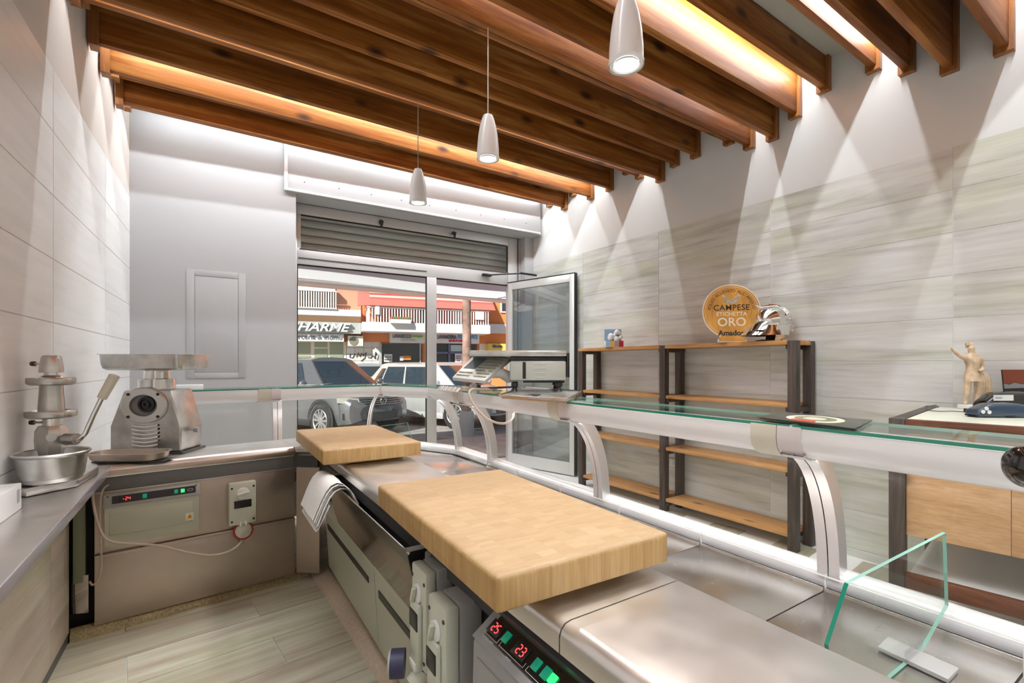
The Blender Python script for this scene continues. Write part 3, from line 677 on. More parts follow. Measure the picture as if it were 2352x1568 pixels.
# ---- chopping blocks: laminated maple
def block(name, lab, corners, z0, z1, seed):
    rnd = random.Random(seed)
    NL, FL, FR, NR = [Vector((c[0], c[1], 0)) for c in corners]
    c = (NL+FL+FR+NR)/4; yd = ((FL-NL)+(FR-NR)).normalized(); xd = Vector((yd.y, -yd.x, 0))
    W_ = ((NR-NL).length+(FR-FL).length)/2; H_ = ((FL-NL).length+(FR-NR).length)/2
    ang_ = math.atan2(xd.y, xd.x)
    t = thing(name, lab, 'chopping block', (c.x, c.y, z0-.022), ang_, 'maple chopping blocks on the serving counter')
    hz = z1-z0
    # body with rounded edges, staves let in as separate pieces on the top and sides is too fine: strips of slightly different wood
    n = 11; xs = [-W_/2+W_*k/n for k in range(n+1)]
    prof = []
    obj('core', MB().box(-W_/2+.004, W_/2-.004, -H_/2+.004, H_/2-.004, .026, .022+hz-.004, .004), M_board, t, local=True)
    for k in range(n):
        x0, x1 = xs[k], xs[k+1]; mb = MB()
        # stave cross-section in (y,z), rounded ends, extruded in x; end staves get the rounded corner
        e = .014; sec = []
        for cy, cz, a0_ in ((H_/2-e, .022+hz-e, 0), (-H_/2+e, .022+hz-e, 90), (-H_/2+e*.5, .022+e*.5, 180), (H_/2-e*.5, .022+e*.5, 270)):
            r_ = e if cz > .05 else e*.5
            for q in range(4): aa = math.radians(a0_+q*30); sec.append((cy+r_*math.cos(aa), cz+r_*math.sin(aa)))
        def slab(x, ins):
            out_ = []
            for (y_, z_) in sec:
                yy = max(-H_/2+ins, min(H_/2-ins, y_)); zz = max(.022+ins*.6, min(.022+hz-ins, z_)); out_.append((x, yy, zz))
            return out_
        if k == 0: ss = [slab(x0, .010), slab(x0+.004, .004), slab(x0+.012, 0), slab(x1-.00006, 0)]
        elif k == n-1: ss = [slab(x0+.00006, 0), slab(x1-.012, 0), slab(x1-.004, .004), slab(x1, .010)]
        else: ss = [slab(x0+.00006, 0), slab(x1-.00006, 0)]
        vs = [v for s__ in ss for v in s__]; m__ = len(sec); fs = []
        for q in range(len(ss)-1): fs += [(q*m__+j, q*m__+(j+1) % m__, (q+1)*m__+(j+1) % m__, (q+1)*m__+j) for j in range(m__)]
        fs += [tuple(range(m__)), tuple(range((len(ss)-1)*m__, len(ss)*m__))]
        mb.add(vs, fs, True); fix(mb); mb.bm.normal_update()
        for f in mb.bm.faces:
            if abs(f.normal.z) < .6: f.material_index = 1
        obj('stave', mb, [M_board, M_boardend], t, local=True)
    for y_ in (-H_/2+.10, H_/2-.10):
        obj('foot', MB().box(-W_/2+.07, W_/2-.08, y_-.018, y_+.018, .0005, .0255, .003), M_boardend, t, local=True)
    return t
block('chopping_block', 'large laminated maple chopping block in the foreground of the counter', [(.535, .822), (.558, 1.736), (1.100, 1.747), (1.042, .857)], .925, 1.005, 1)
block('chopping_block', 'laminated maple chopping block farther off, at the counter corner', [(.557, 2.554), (.585, 3.478), (1.110, 3.560), (1.095, 2.65)], .925, 1.005, 2)
# ------------------------------------------------------------------ left-hand worktop on its tiled base
f0, f1 = P(159, 1476, z=0), P(110, 1570, z=0); fd_ = (f0-f1).normalized(); f2 = f0-fd_*4.4
lc = thing('side_counter', 'narrow steel-topped counter with wood-look tiled base along the left wall', 'counter', (-.55, 1.8, 0))
mb = MB(); mb.prism([(-.378, 3.362), (-.43, -1.0), (XL(-1)+.012, -1.0), (XL(3.362)+.014, 3.362)], .872, .901, bev=.003); obj('worktop', mb, M_steel, lc)
mb = MB(); mb.prism([(-.374, 3.364), (-.426, -1.0), (-.430, -1.0), (-.379, 3.364)], .862, .903, bev=.001); obj('front_edge', mb, mat('edge_lilac', (.72, .70, .80), .25, .7), lc)
mb = MB(); q0 = f0-Vector((.012, 0, 0)); q2 = f2-Vector((.012, 0, 0)); mb.prism([xy(q0), xy(q2), (XL(q2.y)+.02, q2.y), (XL(q0.y)+.016, q0.y)], .0, .872); obj('base', mb, M_grout, lc)
pj = P(117, 1400, pl=(xy(f0), xy(f1))); L0 = (pj-f0).dot(-fd_); cs = [0.004, L0]+[L0+1.2*k for k in range(1, 4)]
rz = math.atan2(fd_.y, fd_.x)-PI/2
for c0, c1 in zip(cs, cs[1:]):
    for r0, r1 in ((.055, .222), (.222, .512), (.512, .802), (.802, .872)):
        o = bpy.data.objects.new('tile', tile_mesh('tile', .010, c1-c0-.003, r1-r0-.003, M_face)); COL.objects.link(o); o.parent = lc
        p = f0-fd_*((c0+c1)/2); o.location = (p.x-lc.location.x-.005, p.y-lc.location.y, (r0+r1)/2); o.rotation_euler = (0, 0, rz)
mb = MB(); mb.prism([xy(f0+Vector((-.004, 0, 0))), xy(f2+Vector((-.004, 0, 0))), xy(f2+Vector((-.011, 0, 0))), xy(f0+Vector((-.011, 0, 0)))], 0, .052); obj('kick', mb, M_dgrey, lc)
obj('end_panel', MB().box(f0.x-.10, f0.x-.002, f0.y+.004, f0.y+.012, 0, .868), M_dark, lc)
# white carton at the left edge
mb = MB().box(-.045, .045, -.36, 0, 0, .098, .003); bx = thing('tissue_carton', 'white cardboard carton cut by the left edge of the picture', 'carton', (XL(2.5)+.075, 2.55, .902), -.04)
obj('carton_body', mb, M_white, bx, local=True); obj('flap', MB().box(-.044, .044, -.355, -.20, .0985, .1005, 0), M_whitem, bx, local=True); obj('print', MB().box(.0452, .0456, -.05, -.02, .03, .08), M_greyl, bx, local=True)

# ------------------------------------------------------------------ burger press
ax = P(118, 836, d=2.17); bxp = P(116, 836, d=2.07)
pr = thing('burger_press', 'cast aluminium patty press with lever and round catching bowl on the side counter', 'press', (ax.x, ax.y, .902))
A_ = Matrix.Translation((ax.x, ax.y, 0)); BM_ = Matrix.Translation((bxp.x+.006, bxp.y, 0))
obj('base_plate', MB().prism([(-.628, 2.80), (-.575, 2.745), (-.43, 2.86), (-.395, 3.13), (-.41, 3.22), (-.60, 3.22)], .902, .940, bev=.008), M_steelN, pr)
bz = .945
obj('bowl', MB().lathe([(0, bz), (.088, bz), (.098, bz+.006), (.103, bz+.022), (.106, bz+.024), (.118, bz+.112), (.126, bz+.118), (.129, bz+.124), (.125, bz+.129), (.119, bz+.125), (.112, bz+.10), (.100, bz+.03), (.092, bz+.010), (0, bz+.006)], BM_, 48, caps=False), M_steelN, pr)
obj('body', MB().lathe([(.056, .941), (.056, 1.06), (.058, 1.11), (.056, 1.15), (.045, 1.172), (.020, 1.176)], A_, 8), M_steelN, pr)
obj('body_boss', MB().cyl(P(118, 1004, d=2.12), P(118, 1004, d=2.108), .018), M_steelN, pr)
obj('neck', MB().lathe([(.030, 1.17), (.030, 1.205), (.055, 1.208)], A_, 24), M_steelB, pr)
for z, r in ((1.208, .089), (1.355, .084)):
    obj('plate', MB().lathe([(.03, z), (r-.012, z), (r-.002, z+.006), (r, z+.012), (r, z+.030), (r-.003, z+.034), (r-.008, z+.032), (r-.012, z+.022), (.04, z+.020)], A_, 40), M_steelN, pr)
obj('column', MB().lathe([(.048, 1.235), (.044, 1.30), (.041, 1.357)], A_, 10), M_steelN, pr)
obj('cone', MB().lathe([(.052, 1.376), (.046, 1.385), (.034, 1.398), (.026, 1.40), (.026, 1.42)], A_, 24), M_steelB, pr)
obj('cap', MB().lathe([(.043, 1.412), (.042, 1.43), (.036, 1.478), (.031, 1.488), (.014, 1.492), (.013, 1.486), (0, 1.486)], A_, 24), M_steelN, pr)
cl_ = Vector((-CA, SA, 0))
for z, L_ in ((1.452, .075), (1.186, .08)):
    c = Vector((ax.x, ax.y, z)); s1 = obj('clamp_screw', MB().cyl(c+cl_*.03, c+cl_*L_, .005, n=8), M_steelN, pr); obj('knob', MB().cyl(c+cl_*L_, c+cl_*(L_+.014), .011, n=12), mat('brass_knob', (.10, .075, .03), .4, .5), s1)
obj('lever_boss', MB().cyl(P(150, 1008, d=2.15), P(176, 1008, d=2.15), .026, n=20), M_steelN, pr)
obj('lever', MB().tube([P(176, 1010, d=2.15), P(184, 1008, d=2.15), P(196, 995, d=2.16), P(215, 952, d=2.17), P(238, 905, d=2.18)], .010, n=10), M_steelB, pr)
obj('grip', MB().cyl(P(234, 914, d=2.18), P(263, 862, d=2.19), .019, .021, n=16), M_beige, pr)

# ------------------------------------------------------------------ meat mincer
mo = P(315, 1046, z=.901); ma = math.radians(-29)
mm = thing('meat_mincer', 'big stainless meat mincer with hopper tray on the window counter', 'mincer', (mo.x+.09, mo.y+.13, .901), ma)
def prof(zs, y0, y1, mb, bev=.012):
    b = bmesh.new(); A = [b.verts.new((x, y0, z)) for x, z in zs]; B_ = [b.verts.new((x, y1, z)) for x, z in zs]; n = len(zs)
    b.faces.new(A); b.faces.new(B_[::-1])
    for i in range(n): b.faces.new((A[i], A[(i+1) % n], B_[(i+1) % n], B_[i]))
    bmesh.ops.recalc_face_normals(b, faces=b.faces)
    if bev: bmesh.ops.bevel(b, geom=list(b.edges), offset=bev, segments=3, affect='EDGES', profile=.5)
    mb.merge(b, None, True); return mb
obj('housing', prof([(-.205, 0.012), (.205, 0.012), (.208, .16), (.145, .39), (-.125, .39), (-.205, .17)], -.11, .12, MB()), M_steelN, mm, local=True)
obj('foot_plate', prof([(-.215, 0.0), (.225, 0.0), (.225, .012), (-.215, .012)], -.12, .13, MB(), .002), M_dgrey, mm, local=True)
FR_ = Matrix.Translation((0, -.112, .298)) @ Matrix.Rotation(PI/2, 4, 'X')
El = Matrix.Scale(1.22, 4, (1, 0, 0))
obj('flange', MB().lathe([(.066, .0), (.066, .018), (.104, .018), (.110, .012), (.110, 0)], FR_ @ El, 48, caps=False), mat('flange_metal', (.62, .62, .60), .3, .85), mm, local=True)
obj('bore', MB().lathe([(.067, .016), (.064, .0), (.064, -.0), (0, .001)], FR_ @ El, 40, caps=False), M_grey, mm, local=True)
obj('feed_screw', MB().lathe([(.050, .002), (.048, .012), (.034, .013), (.032, .006), (.022, .006), (.021, .016), (.010, .017), (.008, .008), (0, .008)], FR_ @ Matrix.Translation((.012, .006, 0)), 28, caps=False), M_black, mm, local=True)
for sx in (-1, 1):
    for sz in (-1, 1): obj('bolt', MB().lathe([(0, .0195), (.0, .024), (.008, .024), (.009, .0185)], FR_ @ Matrix.Translation((sx*.085, sz*.068, 0)), 12, caps=False), M_black, mm, local=True)
for i in range(7):
    z = .030+i*.0235; g = []
    for k in range(9):
        x = -.068+k*.0185; bow = -.010*math.sin(k/8*PI)
        g.append([(x, -.112, z-.001+bow), (x, -.126, z+.004+bow), (x, -.124, z+.010+bow), (x, -.112, z+.013+bow)])
    obj('louvre', MB().sheet(g), M_steelB, mm, local=True)
obj('side_knob', MB().cyl((.205, -.02, .135), (.245, -.02, .135), .005, n=8).cyl((.236, -.02, .135), (.262, -.02, .135), .017, n=16), M_greyl, mm, local=True)
obj('neck', MB().lathe([(.098, .392), (.098, .455), (.070, .460), (.068, .515)], Matrix.Translation((.0, .0, 0)), 36), M_steelB, mm, local=True)
def pan(mb, hx, hy, z0, z1, r0, th=.003, fl=.012, n=10):
    def rr(hx, hy, r, z):
        o_ = []
        for cx, cy, a in ((hx-r, hy-r, 0), (-hx+r, hy-r, 90), (-hx+r, -hy+r, 180), (hx-r, -hy+r, 270)):
            for q in range(n//2+1): t_ = math.radians(a+q*90/(n//2)); o_.append((cx+r*math.cos(t_), cy+r*math.sin(t_), z))
        return o_
    h = z1-z0
    rings = [rr(hx-.03, hy-.03, r0*.7, z0), rr(hx-.012, hy-.012, r0*.9, z0+h*.12), rr(hx-.004, hy-.004, r0, z0+h*.4), rr(hx, hy, r0, z1), rr(hx+fl, hy+fl, r0+fl, z1), rr(hx+fl, hy+fl, r0+fl, z1+.003), rr(hx-th, hy-th, r0, z1+.003), rr(hx-.008, hy-.008, r0, z0+h*.4), rr(hx-.034, hy-.034, r0*.7, z0+th)]
    m_ = len(rings[0]); vs = [v for r_ in rings for v in r_]
    fs = [(q*m_+j, q*m_+(j+1) % m_, (q+1)*m_+(j+1) % m_, (q+1)*m_+j) for q in range(len(rings)-1) for j in range(m_)]
    fs += [tuple(range(m_))[::-1], tuple(range((len(rings)-1)*m_, len(rings)*m_))]
    mb.add(vs, fs, True); return fix(mb)
obj('hopper_tray', pan(MB(), .245, .17, .512, .606, .05), M_steelN, mm, local=True)
tc_ = P(297, 1060, z=.903); dt = thing('drip_tray', 'shallow oval steel tray sticking out under the meat mincer', 'tray', (tc_.x, tc_.y+.03, .903), ma-.0)
obj('dish', pan(MB(), .195, .085, .008, .050, .07), M_steelX, dt, local=True); obj('under_plate', MB().box(-.17, .20, -.05, .06, 0, .007, .002), M_dgrey, dt, local=True)

# ------------------------------------------------------------------ switch boxes, sockets, cables
SEG = {'0': 'abcdef', '1': 'bc', '2': 'abged', '3': 'abgcd', '4': 'fgbc', '5': 'afgcd', '6': 'afgecd', '7': 'abc', '8': 'abcdefg', '9': 'abcdfg', '-': 'g'}
def seven(mb, txt, M, h, w=None):
    w = w or h*.5; th = h*.11; x = 0
    for c in txt:
        R_ = {'a': (0, h, w, h), 'b': (w, h/2, w, h), 'c': (w, 0, w, h/2), 'd': (0, 0, w, 0), 'e': (0, 0, 0, h/2), 'f': (0, h/2, 0, h), 'g': (0, h/2, w, h/2)}
        for s_ in SEG[c]:
            x0, y0_, x1, y1_ = R_[s_]; g = th*.7
            if y0_ == y1_: mb.box(x+x0+g, x+x1-g, y0_-th/2, y0_+th/2, 0, .0006, 0, M)
            else: mb.box(x+x0-th/2, x+x0+th/2, y0_+g, y1_-g, 0, .0006, 0, M)
        x += w*1.55
    return mb
def screw(mb, M, r=.006): mb.lathe([(r, 0), (r*.9, .002), (0, .002)], M, 10, caps=False); return mb
def control_box(lab, p0, p1, sec, facet, items, face_z, warn=None, mb_col=M_sage, frame_col=M_sagel):
    """p0->p1 left to right as the seller sees it; sec: profile (out, z)"""
    a, b = Vector(p0), Vector(p1); d = (b-a).normalized(); n = Vector((d.y, -d.x, 0)); L_ = (b-a).length
    t = thing('control_box', lab, 'control box', (a+b)/2+Vector((0, 0, min(s_[1] for s_ in sec))))
    obj('housing', fix(MB().sweep(sec, xy(a), xy(b))), mb_col, t)
    (o0, z0), (o1, z1) = facet     # top-inner, bottom-outer of the sloping facet
    P0 = a+n*o0+Vector((0, 0, z0)); P1 = a+n*o1+Vector((0, 0, z1)); up = (P0-P1).normalized(); H_ = (P0-P1).length
    F_ = frame(P1, d, up)
    obj('panel_frame', MB().box(-.006, L_+.006, -.008, H_+.004, .0004, .006, .002, F_), M_greyl, t)
    pn = obj('panel', MB().box(.03, L_-.015, H_*.14, H_*.88, .0062, .0075, 0, F_), M_blackg if warn is None else M_black, t)
    c_ = H_*.5
    for kind, u, *r in items:
        if kind == 'num':
            h = r[1]; txt = r[0]; wd = len(txt)*h*.78
            bez = obj('display', MB().box(u-wd*.85, u+wd*.75, c_-h*.85, c_+h*.85, .0078, .0095, .0006, F_), M_black, t)
            obj('digits', seven(MB(), txt, F_ @ Matrix.Translation((u-wd*.42, c_-h/2, .0098)), h), M_redled, bez)
        elif kind == 'green': obj('rocker_switch', MB().box(u-r[0]/2, u+r[0]/2, c_-r[0]*.62, c_+r[0]*.62, .0078, .0125, .0015, F_), M_grn, t)
        elif kind == 'lit': obj('rocker_switch', MB().box(u-r[0]/2, u+r[0]/2, c_-r[0]*.55, c_+r[0]*.55, .0078, .0125, .0015, F_), M_grnled, t, label='lit green switch')
        elif kind == 'oval': obj('oval_mark', MB().tube([F_ @ Vector((u+r[0]*math.cos(q*PI/8), c_+r[0]*.45*math.sin(q*PI/8), .0082)) for q in range(16)], .0008, 5, True), M_print, t)
        elif kind == 'line':
            x0, x1 = r; mb = MB(); v_ = H_*.22
            for q in ((x0, x0+.0012, v_, v_+.012), (x0, x1, v_-.0006, v_+.0006), (x1-.0012, x1, v_, v_+.012)): mb.box(q[0], q[1], q[2], q[3], .0077, .0080, 0, F_)
            obj('printed_bracket', mb, M_print, pn)
    for u in (.012, L_-.012): obj('screw', screw(MB(), F_ @ Matrix.Translation((u, H_*.9, .006)), .004), M_black, t)
    # shallow pressed panel on the front
    o_f, zf0, zf1 = face_z
    Q_ = frame(a+n*o_f+Vector((0, 0, zf0)), d, (0, 0, 1)); obj('front_relief', MB().box(.02, L_-.03, 0, zf1-zf0, -.001, .0025, .0022, Q_), mb_col, t)
    if warn:
        W_ = frame(a+d*warn+n*o_f+Vector((0, 0, zf0+.02)), d, (0, 0, 1))
        s1 = obj('warning_sticker', MB().box(-.019, .019, -.006, .036, .0028, .0034, 0, W_), M_print, t)
        mb = MB(); mb.prism([(-.016, .002), (.016, .002), (0, .031)], .0036, .0042, W_); obj('triangle', mb, mat('hazard_orange', (.85, .40, .04), .5), s1)
        mb = MB(); mb.prism([(.003, .024), (-.005, .013), (-.0005, .013), (-.003, .005), (.005, .016), (.0008, .016)], .0044, .0048, W_); obj('bolt_mark', mb, M_black, s1)
    return t
pf = (xy(G(0, -.05)), xy(G(1, -.05)))
ca = P(240, 1190, pl=pf); cb = P(457, 1160, pl=pf); n_ = Vector((math.sin(math.radians(5.9)), -math.cos(math.radians(5.9)), 0))
ga = G((GM.inverted() @ ca).x, .0215); gb = G((GM.inverted() @ cb).x, .0215); ga.z = gb.z = 0
control_box('olive control box with red digits on the window counter front', ga, gb, [(0, .745), (.045, .742), (.062, .69), (.068, .66), (.064, .52), (.052, .475), (0, .46)], ((.045, .742), (.062, .690)),
            [('num', .09, '-24', .016), ('green', .17, .020), ('green', (gb-ga).length-.11, .018), ('lit', (gb-ga).length-.078, .018), ('oval', (gb-ga).length-.042, .014)], (.066, .53, .655), warn=(gb-ga).length-.045)
ra, rb = R(.698, 1.105), R(.698, .30)
control_box('grey control box with red 25 and 23 displays beside the near chopping block', ra, rb, [(0, .792), (.012, .792), (.085, .742), (.092, .73), (.098, .50), (.085, .44), (0, .43)], ((.012, .791), (.085, .742)),
            [('num', .05, '25', .021), ('green', .100, .022), ('num', .165, '23', .021), ('green', .228, .022), ('green', .263, .022), ('lit', .287, .020), ('line', 0, .022, .085), ('line', 0, .095, .20), ('line', 0, .21, .30)], (.094, .46, .70), mb_col=M_greyl)
cbx = bpy.data.objects['control_box.001']; pn = [c for c in cbx.children if c.name.startswith('panel') and not c.name.startswith('panel_frame')][0]
F2 = frame(R(.698-.085, 1.105, .742), R(.698, .3)-R(.698, 1.105), R(.686, 1, .791)-R(.613, 1, .742))
obj('print', text_mb(MB(), 'SERVICE UNIT', .008, F2 @ Matrix.Translation((.052, .011, .0079))), M_print, pn)
obj('print', text_mb(MB(), 'VANO', .008, F2 @ Matrix.Translation((.148, .011, .0079))), M_print, pn)

def socket_unit(lab, c, d, w, z0, z1, dep, col, cap):
    """c: centre of back at floor level, d: direction left to right for the viewer"""
    d = Vector(d).normalized(); n = Vector((d.y, -d.x, 0)); H_ = z1-z0
    t = thing('interlocked_socket', lab, 'socket', Vector(c)+Vector((0, 0, z0)))
    Q_ = frame(Vector(c)+Vector((0, 0, z0)), d, (0, 0, 1))
    obj('back_box', MB().box(-w/2, w/2, 0, H_, .001, dep*.62, .008, Q_), M_greyl if dep > .08 else col, t)
    obj('cover', MB().box(-w/2, w/2, 0, H_, dep*.63, dep, .009, Q_), col, t)
    if dep > .08:
        mb = MB(); mb.box(-w*.30, w*.30, H_*.02, H_*.66, dep, dep+.016, .007, Q_); obj('raised_front', mb, col, t)
    zz = dep+(.016 if dep > .08 else 0)
    dz = H_*.74
    k_ = obj('dial', MB().lathe([(w*.24, 0), (w*.24, .006), (w*.21, .008), (0, .008)], Q_ @ Matrix.Translation((0, dz, dep+.0005)), 28, caps=False), M_sagel if col is not M_sagel else M_white, t)
    obj('dial_grip', MB().box(-w*.22, w*.22, -w*.055, w*.055, .009, .026, .006, Q_ @ Matrix.Translation((0, dz, dep)) @ Matrix.Rotation(.2 if dep < .08 else 1.2, 4, 'Z')), col, k_)
    obj('window', MB().box(-w*.32 if dep < .08 else -w*.26, w*.32 if dep < .08 else w*.26, H_*.40, H_*.58, zz-.002, zz+.003, .002, Q_), M_black, t)
    for sx in (-1, 1):
        for sy in (.10, .88): obj('screw', screw(MB(), Q_ @ Matrix.Translation((sx*w*.40, H_*sy, dep+.0002)), .0065), M_black, t)
    if cap == 'red':
        Cm = Q_ @ Matrix.Translation((.005, -.045, dep*.2)) @ Matrix.Rotation(math.radians(-8), 4, 'X')
        obj('collar', MB().lathe([(.052, 0), (.056, .006), (.056, .022), (.050, .026), (.046, .024)], Cm, 36, caps=False), mat('socket_red', (.42, .02, .02), .35), t)
        obj('lid', MB().lathe([(.048, .0), (.048, .022), (.040, .026), (0, .027)], Cm, 36, caps=False), col, t)
        mb = MB().box(-.018, -.010, -.005, .02, dep*.4, dep+.006, .002, Q_).box(.012, .020, -.005, .02, dep*.4, dep+.006, .002, Q_); obj('hinge', mb, M_white, t)
        obj('gland', MB().cyl(Q_ @ Vector((.0, -.097, .02)), Q_ @ Vector((-.006, -.118, .015)), .010, .007), col, t)
    elif cap == 'blue':
        c0 = Q_ @ Vector((-.01, -.01, dep*.55)); c1 = c0+n*.05+Vector((0, 0, -.055))
        obj('socket_neck', MB().cyl(c0, c1, .036, .038, n=24), M_sagel, t)
        obj('neck_ring', MB().cyl(c0+(c1-c0)*.2, c0+(c1-c0)*.35, .040, n=24), mat('navy_plastic', (.035, .035, .085), .4), t)
        q = Q_ @ Vector((-.07, -.02, dep+.02)); dr = (n*.9-d*.45).normalized()
        cap_ = obj('cap', MB().cyl(q, q+dr*.045, .045, n=24), mat('navy_plastic2', (.045, .045, .11), .4), t)
        obj('cap_face', MB().cyl(q+dr*.0452, q+dr*.052, .040, n=24), M_sage, cap_)
        obj('hinge_lug', MB().box(-.035, .02, -.008, .020, dep*.5, dep+.02, .004, Q_), M_white, t)
        obj('red_tab', MB().box(.0, .04, -.062, -.045, dep*.4, dep+.01, .004, Q_), mat('tab_red', (.6, .06, .03), .4), t)
    return t
s0 = G((GM.inverted() @ P(560, 1140, pl=pf)).x, .0213); s0.z = 0
socket_unit('cream interlocked socket with red-rimmed cap on window counter', s0, G(1, 0)-G(0, 0), .150, .452, .715, .045, M_sagel, 'red')
dd_ = R(0, 0)-R(0, 1)
socket_unit('grey-green interlocked socket with navy screw cap, nearer the bin', R(.699, 1.475), dd_, .125, .47, .79, .10, M_sagel, 'blue')
socket_unit('grey-green interlocked socket next to the control box', R(.699, 1.285), dd_, .125, .44, .765, .12, M_sagel, None)
obj_ = obj('junction_box', MB().box(.66, .697, 1.545, 1.60, .62, .80, .006, RM), M_greyl); tag(obj_, 'slim grey junction box between the bin and the sockets', 'junction box')
def gp(x, y, b=-.09): return P(x, y, pl=(xy(G(0, b)), xy(G(1, b))))
cb_ = [gp(212, 1130, -.02), gp(216, 1165, -.07), gp(224, 1200), gp(238, 1232), gp(262, 1245), (gp(310, 1249)), gp(360, 1252), gp(400, 1261), gp(440, 1270), gp(480, 1275), gp(515, 1270), gp(540, 1258), gp(552, 1247, -.05), s0+Vector((.006, -.02, .335))]
tag(obj('power_cable', MB().tube(smooth(cb_), .0065), M_cable), 'beige power cable hanging from the mincer side to the red-rimmed socket', 'cable')
cb2 = [gp(250, 1113, -.01), gp(238, 1122, -.02), gp(231, 1145, -.04), gp(229, 1200, -.05), gp(232, 1260, -.05), gp(233, 1295, -.05), gp(228, 1325, -.05), gp(214, 1343, -.04), gp(206, 1335, -.02)]
tag(obj('drop_cable', MB().tube(smooth(cb2), .005), M_cable), 'thin beige cable looping down beside the dark cavity', 'cable')
tag(obj('leaning_tray', MB().prism([xy(G(-.20, .03)), xy(G(-.105, -.02)), xy(G(-.102, -.014)), xy(G(-.197, .036))], .14, .34, bev=.001), M_steelB), 'steel tray end poking out of the dark cavity below the left counter', 'tray')

# folded newsprint draped over the bin edge
def drape(t0, t1, off, th, a0, a1):
    g = []
    prof_ = [(.665, .70), (.650, .765), (.628, .812), (.600, .838), (.572, .846), (.545, .838), (.522, .815), (.503, .785), (.486, .752), (.470, .718), (.456, .690)]
    prof_ = prof_[a0:a1]
    for k in range(7):
        t_ = t0+(t1-t0)*k/6; row = []
        for j, (s_, z_) in enumerate(prof_):
            w_ = .004*math.sin(k*1.7+j*.8)
            row.append(R(s_-off*.55, t_+.03*math.sin(j*.35), z_+off*.8+w_))
        g.append(row)
    return MB().sheet(g, th=th)
nb = thing('folded_paper', 'folded grey-white wrapping paper draped over the edge of the steel bin', 'paper', R(.55, 2.6, .69))
M_paper = mat('paper', (.70, .68, .65), .85, bump=.3, bscale=60)
for q, (off, a0, a1, dt_) in enumerate(((0, 0, 11, 0), (.010, 0, 11, .015), (.020, 1, 11, .004), (.030, 1, 11, .02))):
    obj('paper_layer', drape(2.38+dt_, 2.74-dt_*.3, off, .0022, a0, a1), M_paper, nb)
g = []
for k in range(7):
    t_ = 2.385+.355*k/6; g.append([R(s_, t_, z_) for s_, z_ in ((.456, .690), (.446, .672), (.452, .664), (.464, .672), (.480, .705), (.500, .745), (.516, .775))])
obj('fold', MB().sheet(g, th=.002), M_paper, nb)
# ------------------------------------------------------------------ shelving on the right wall
SX0, SX1 = 3.845, 4.150
su = thing('shelving_unit', 'open pine shelving unit with charcoal posts against the tiled wall', 'shelving', (4.0, 3.1, 0))
ys = [1.885, 3.115, 4.315]; pw = .034
zs = [1.636, 1.145, .637, .135]
for y in ys:
    for x0, x1 in ((SX0, SX0+.065), (SX1-.065, SX1)):
        obj('post', MB().box(x0, x1, y-pw, y+pw, .0, 1.634, .004), M_darkwood, su)
for (a, b) in ((ys[0], ys[1]), (ys[1], ys[2])):
    for z in zs:
        if z > 1.6: obj('shelf_board', MB().box(SX0-.003, SX1-.002, a+pw+.002 if z < 1.6 else a+(pw if a == ys[1] else pw), b-pw-.002 if b == ys[1] else b+pw, z-.033, z+.002, .004), M_pine, su)
        else: obj('shelf_board', MB().box(SX0+.01, SX1-.002, a+pw+.002, b-pw-.002, z-.033, z, .004), M_pine, su)
        for y_ in (a+pw+.012, b-pw-.012):
            obj('bearer', MB().box(SX0+.02, SX1-.02, y_-.011, y_+.011, z-.068, z-.034, .002), M_darkwood, su)
for z in (1.145, .637):
    obj('side_rail', MB().box(SX0+.066, SX1-.066, ys[0]-.02, ys[0]+.02, z-.07, z-.034, .003), M_darkwood, su)
obj('side_rail', MB().box(SX0+.066, SX1-.066, ys[0]-.03, ys[0]+.03, 1.60, 1.636, .003), M_pine, su)
# wall sockets seen under the shelves
for (x, y, lab) in ((1545, 1062, 'white wall socket below the third shelf, left of two'), (1835, 1125, 'white wall socket by the right end of the shelving')):
    p = P(x, y, X=4.158); t = thing('wall_socket', lab, 'socket', p, 0, 'white sockets on the tiled wall')
    obj('plate', MB().box(-.012, -.0, -.06, .06, -.04, .04, .004), M_white, t, local=True)
    for k, yy in enumerate((-.035, 0, .035)): obj('insert', MB().box(-.015, -.0125, yy-.014, yy+.014, -.024, .024, .002), M_whitem, t, local=True)
    mb = MB()
    for yy in (.035, -.035):
        for zz in (-.012, 0, .012): mb.box(-.0162, -.0155, yy-.002, yy+.002, zz-.002, zz+.002)
    obj('hole', mb, M_black, t, local=True, kind='stuff')

# round poultry brand sign on the top shelf
def sector_outline(r, neck_w, neck_h, n=64):
    a0 = math.asin(neck_w/2/r); pts = []
    for k in range(n+1):
        a = -PI/2+a0+(2*PI-2*a0)*k/n; pts.append((r*math.cos(a), r*math.sin(a)))
    pts += [(-neck_w/2, -r-neck_h+.035), (-neck_w/2-.015, -r-neck_h+.02), (-neck_w/2-.015, -r-neck_h), (neck_w/2+.015, -r-neck_h), (neck_w/2+.015, -r-neck_h+.02), (neck_w/2, -r-neck_h+.035)]
    return pts
sgc = P(1680, 718, d=4.15); rS = .238
xd = Vector((.70, -.714, 0))
yd = (Vector((0, 0, 1))*math.cos(.10)+Vector((.714, .70, 0))*math.sin(.10))
SM = frame(Vector((sgc.x, sgc.y, 1.640+rS+.030)), xd, yd)
t = thing('shop_sign', 'round orange poultry sign with hen drawing leaning on the top shelf', 'sign', Vector((sgc.x, sgc.y, 1.64)))
M_sor = mat('sign_orange', (.62, .30, .055), .35, var=.25, vscale=3, stretch=(6, 1, 1)); M_scream = mat('sign_cream', (.80, .70, .58), .4); M_sdk = mat('sign_dark', (.03, .025, .025), .5)
def sgn(name, mb, m, p=t): return obj(name, mb, m, p)
body = sgn('board', MB().prism(sector_outline(rS, .20, .030), -.012, 0, SM), M_scream)
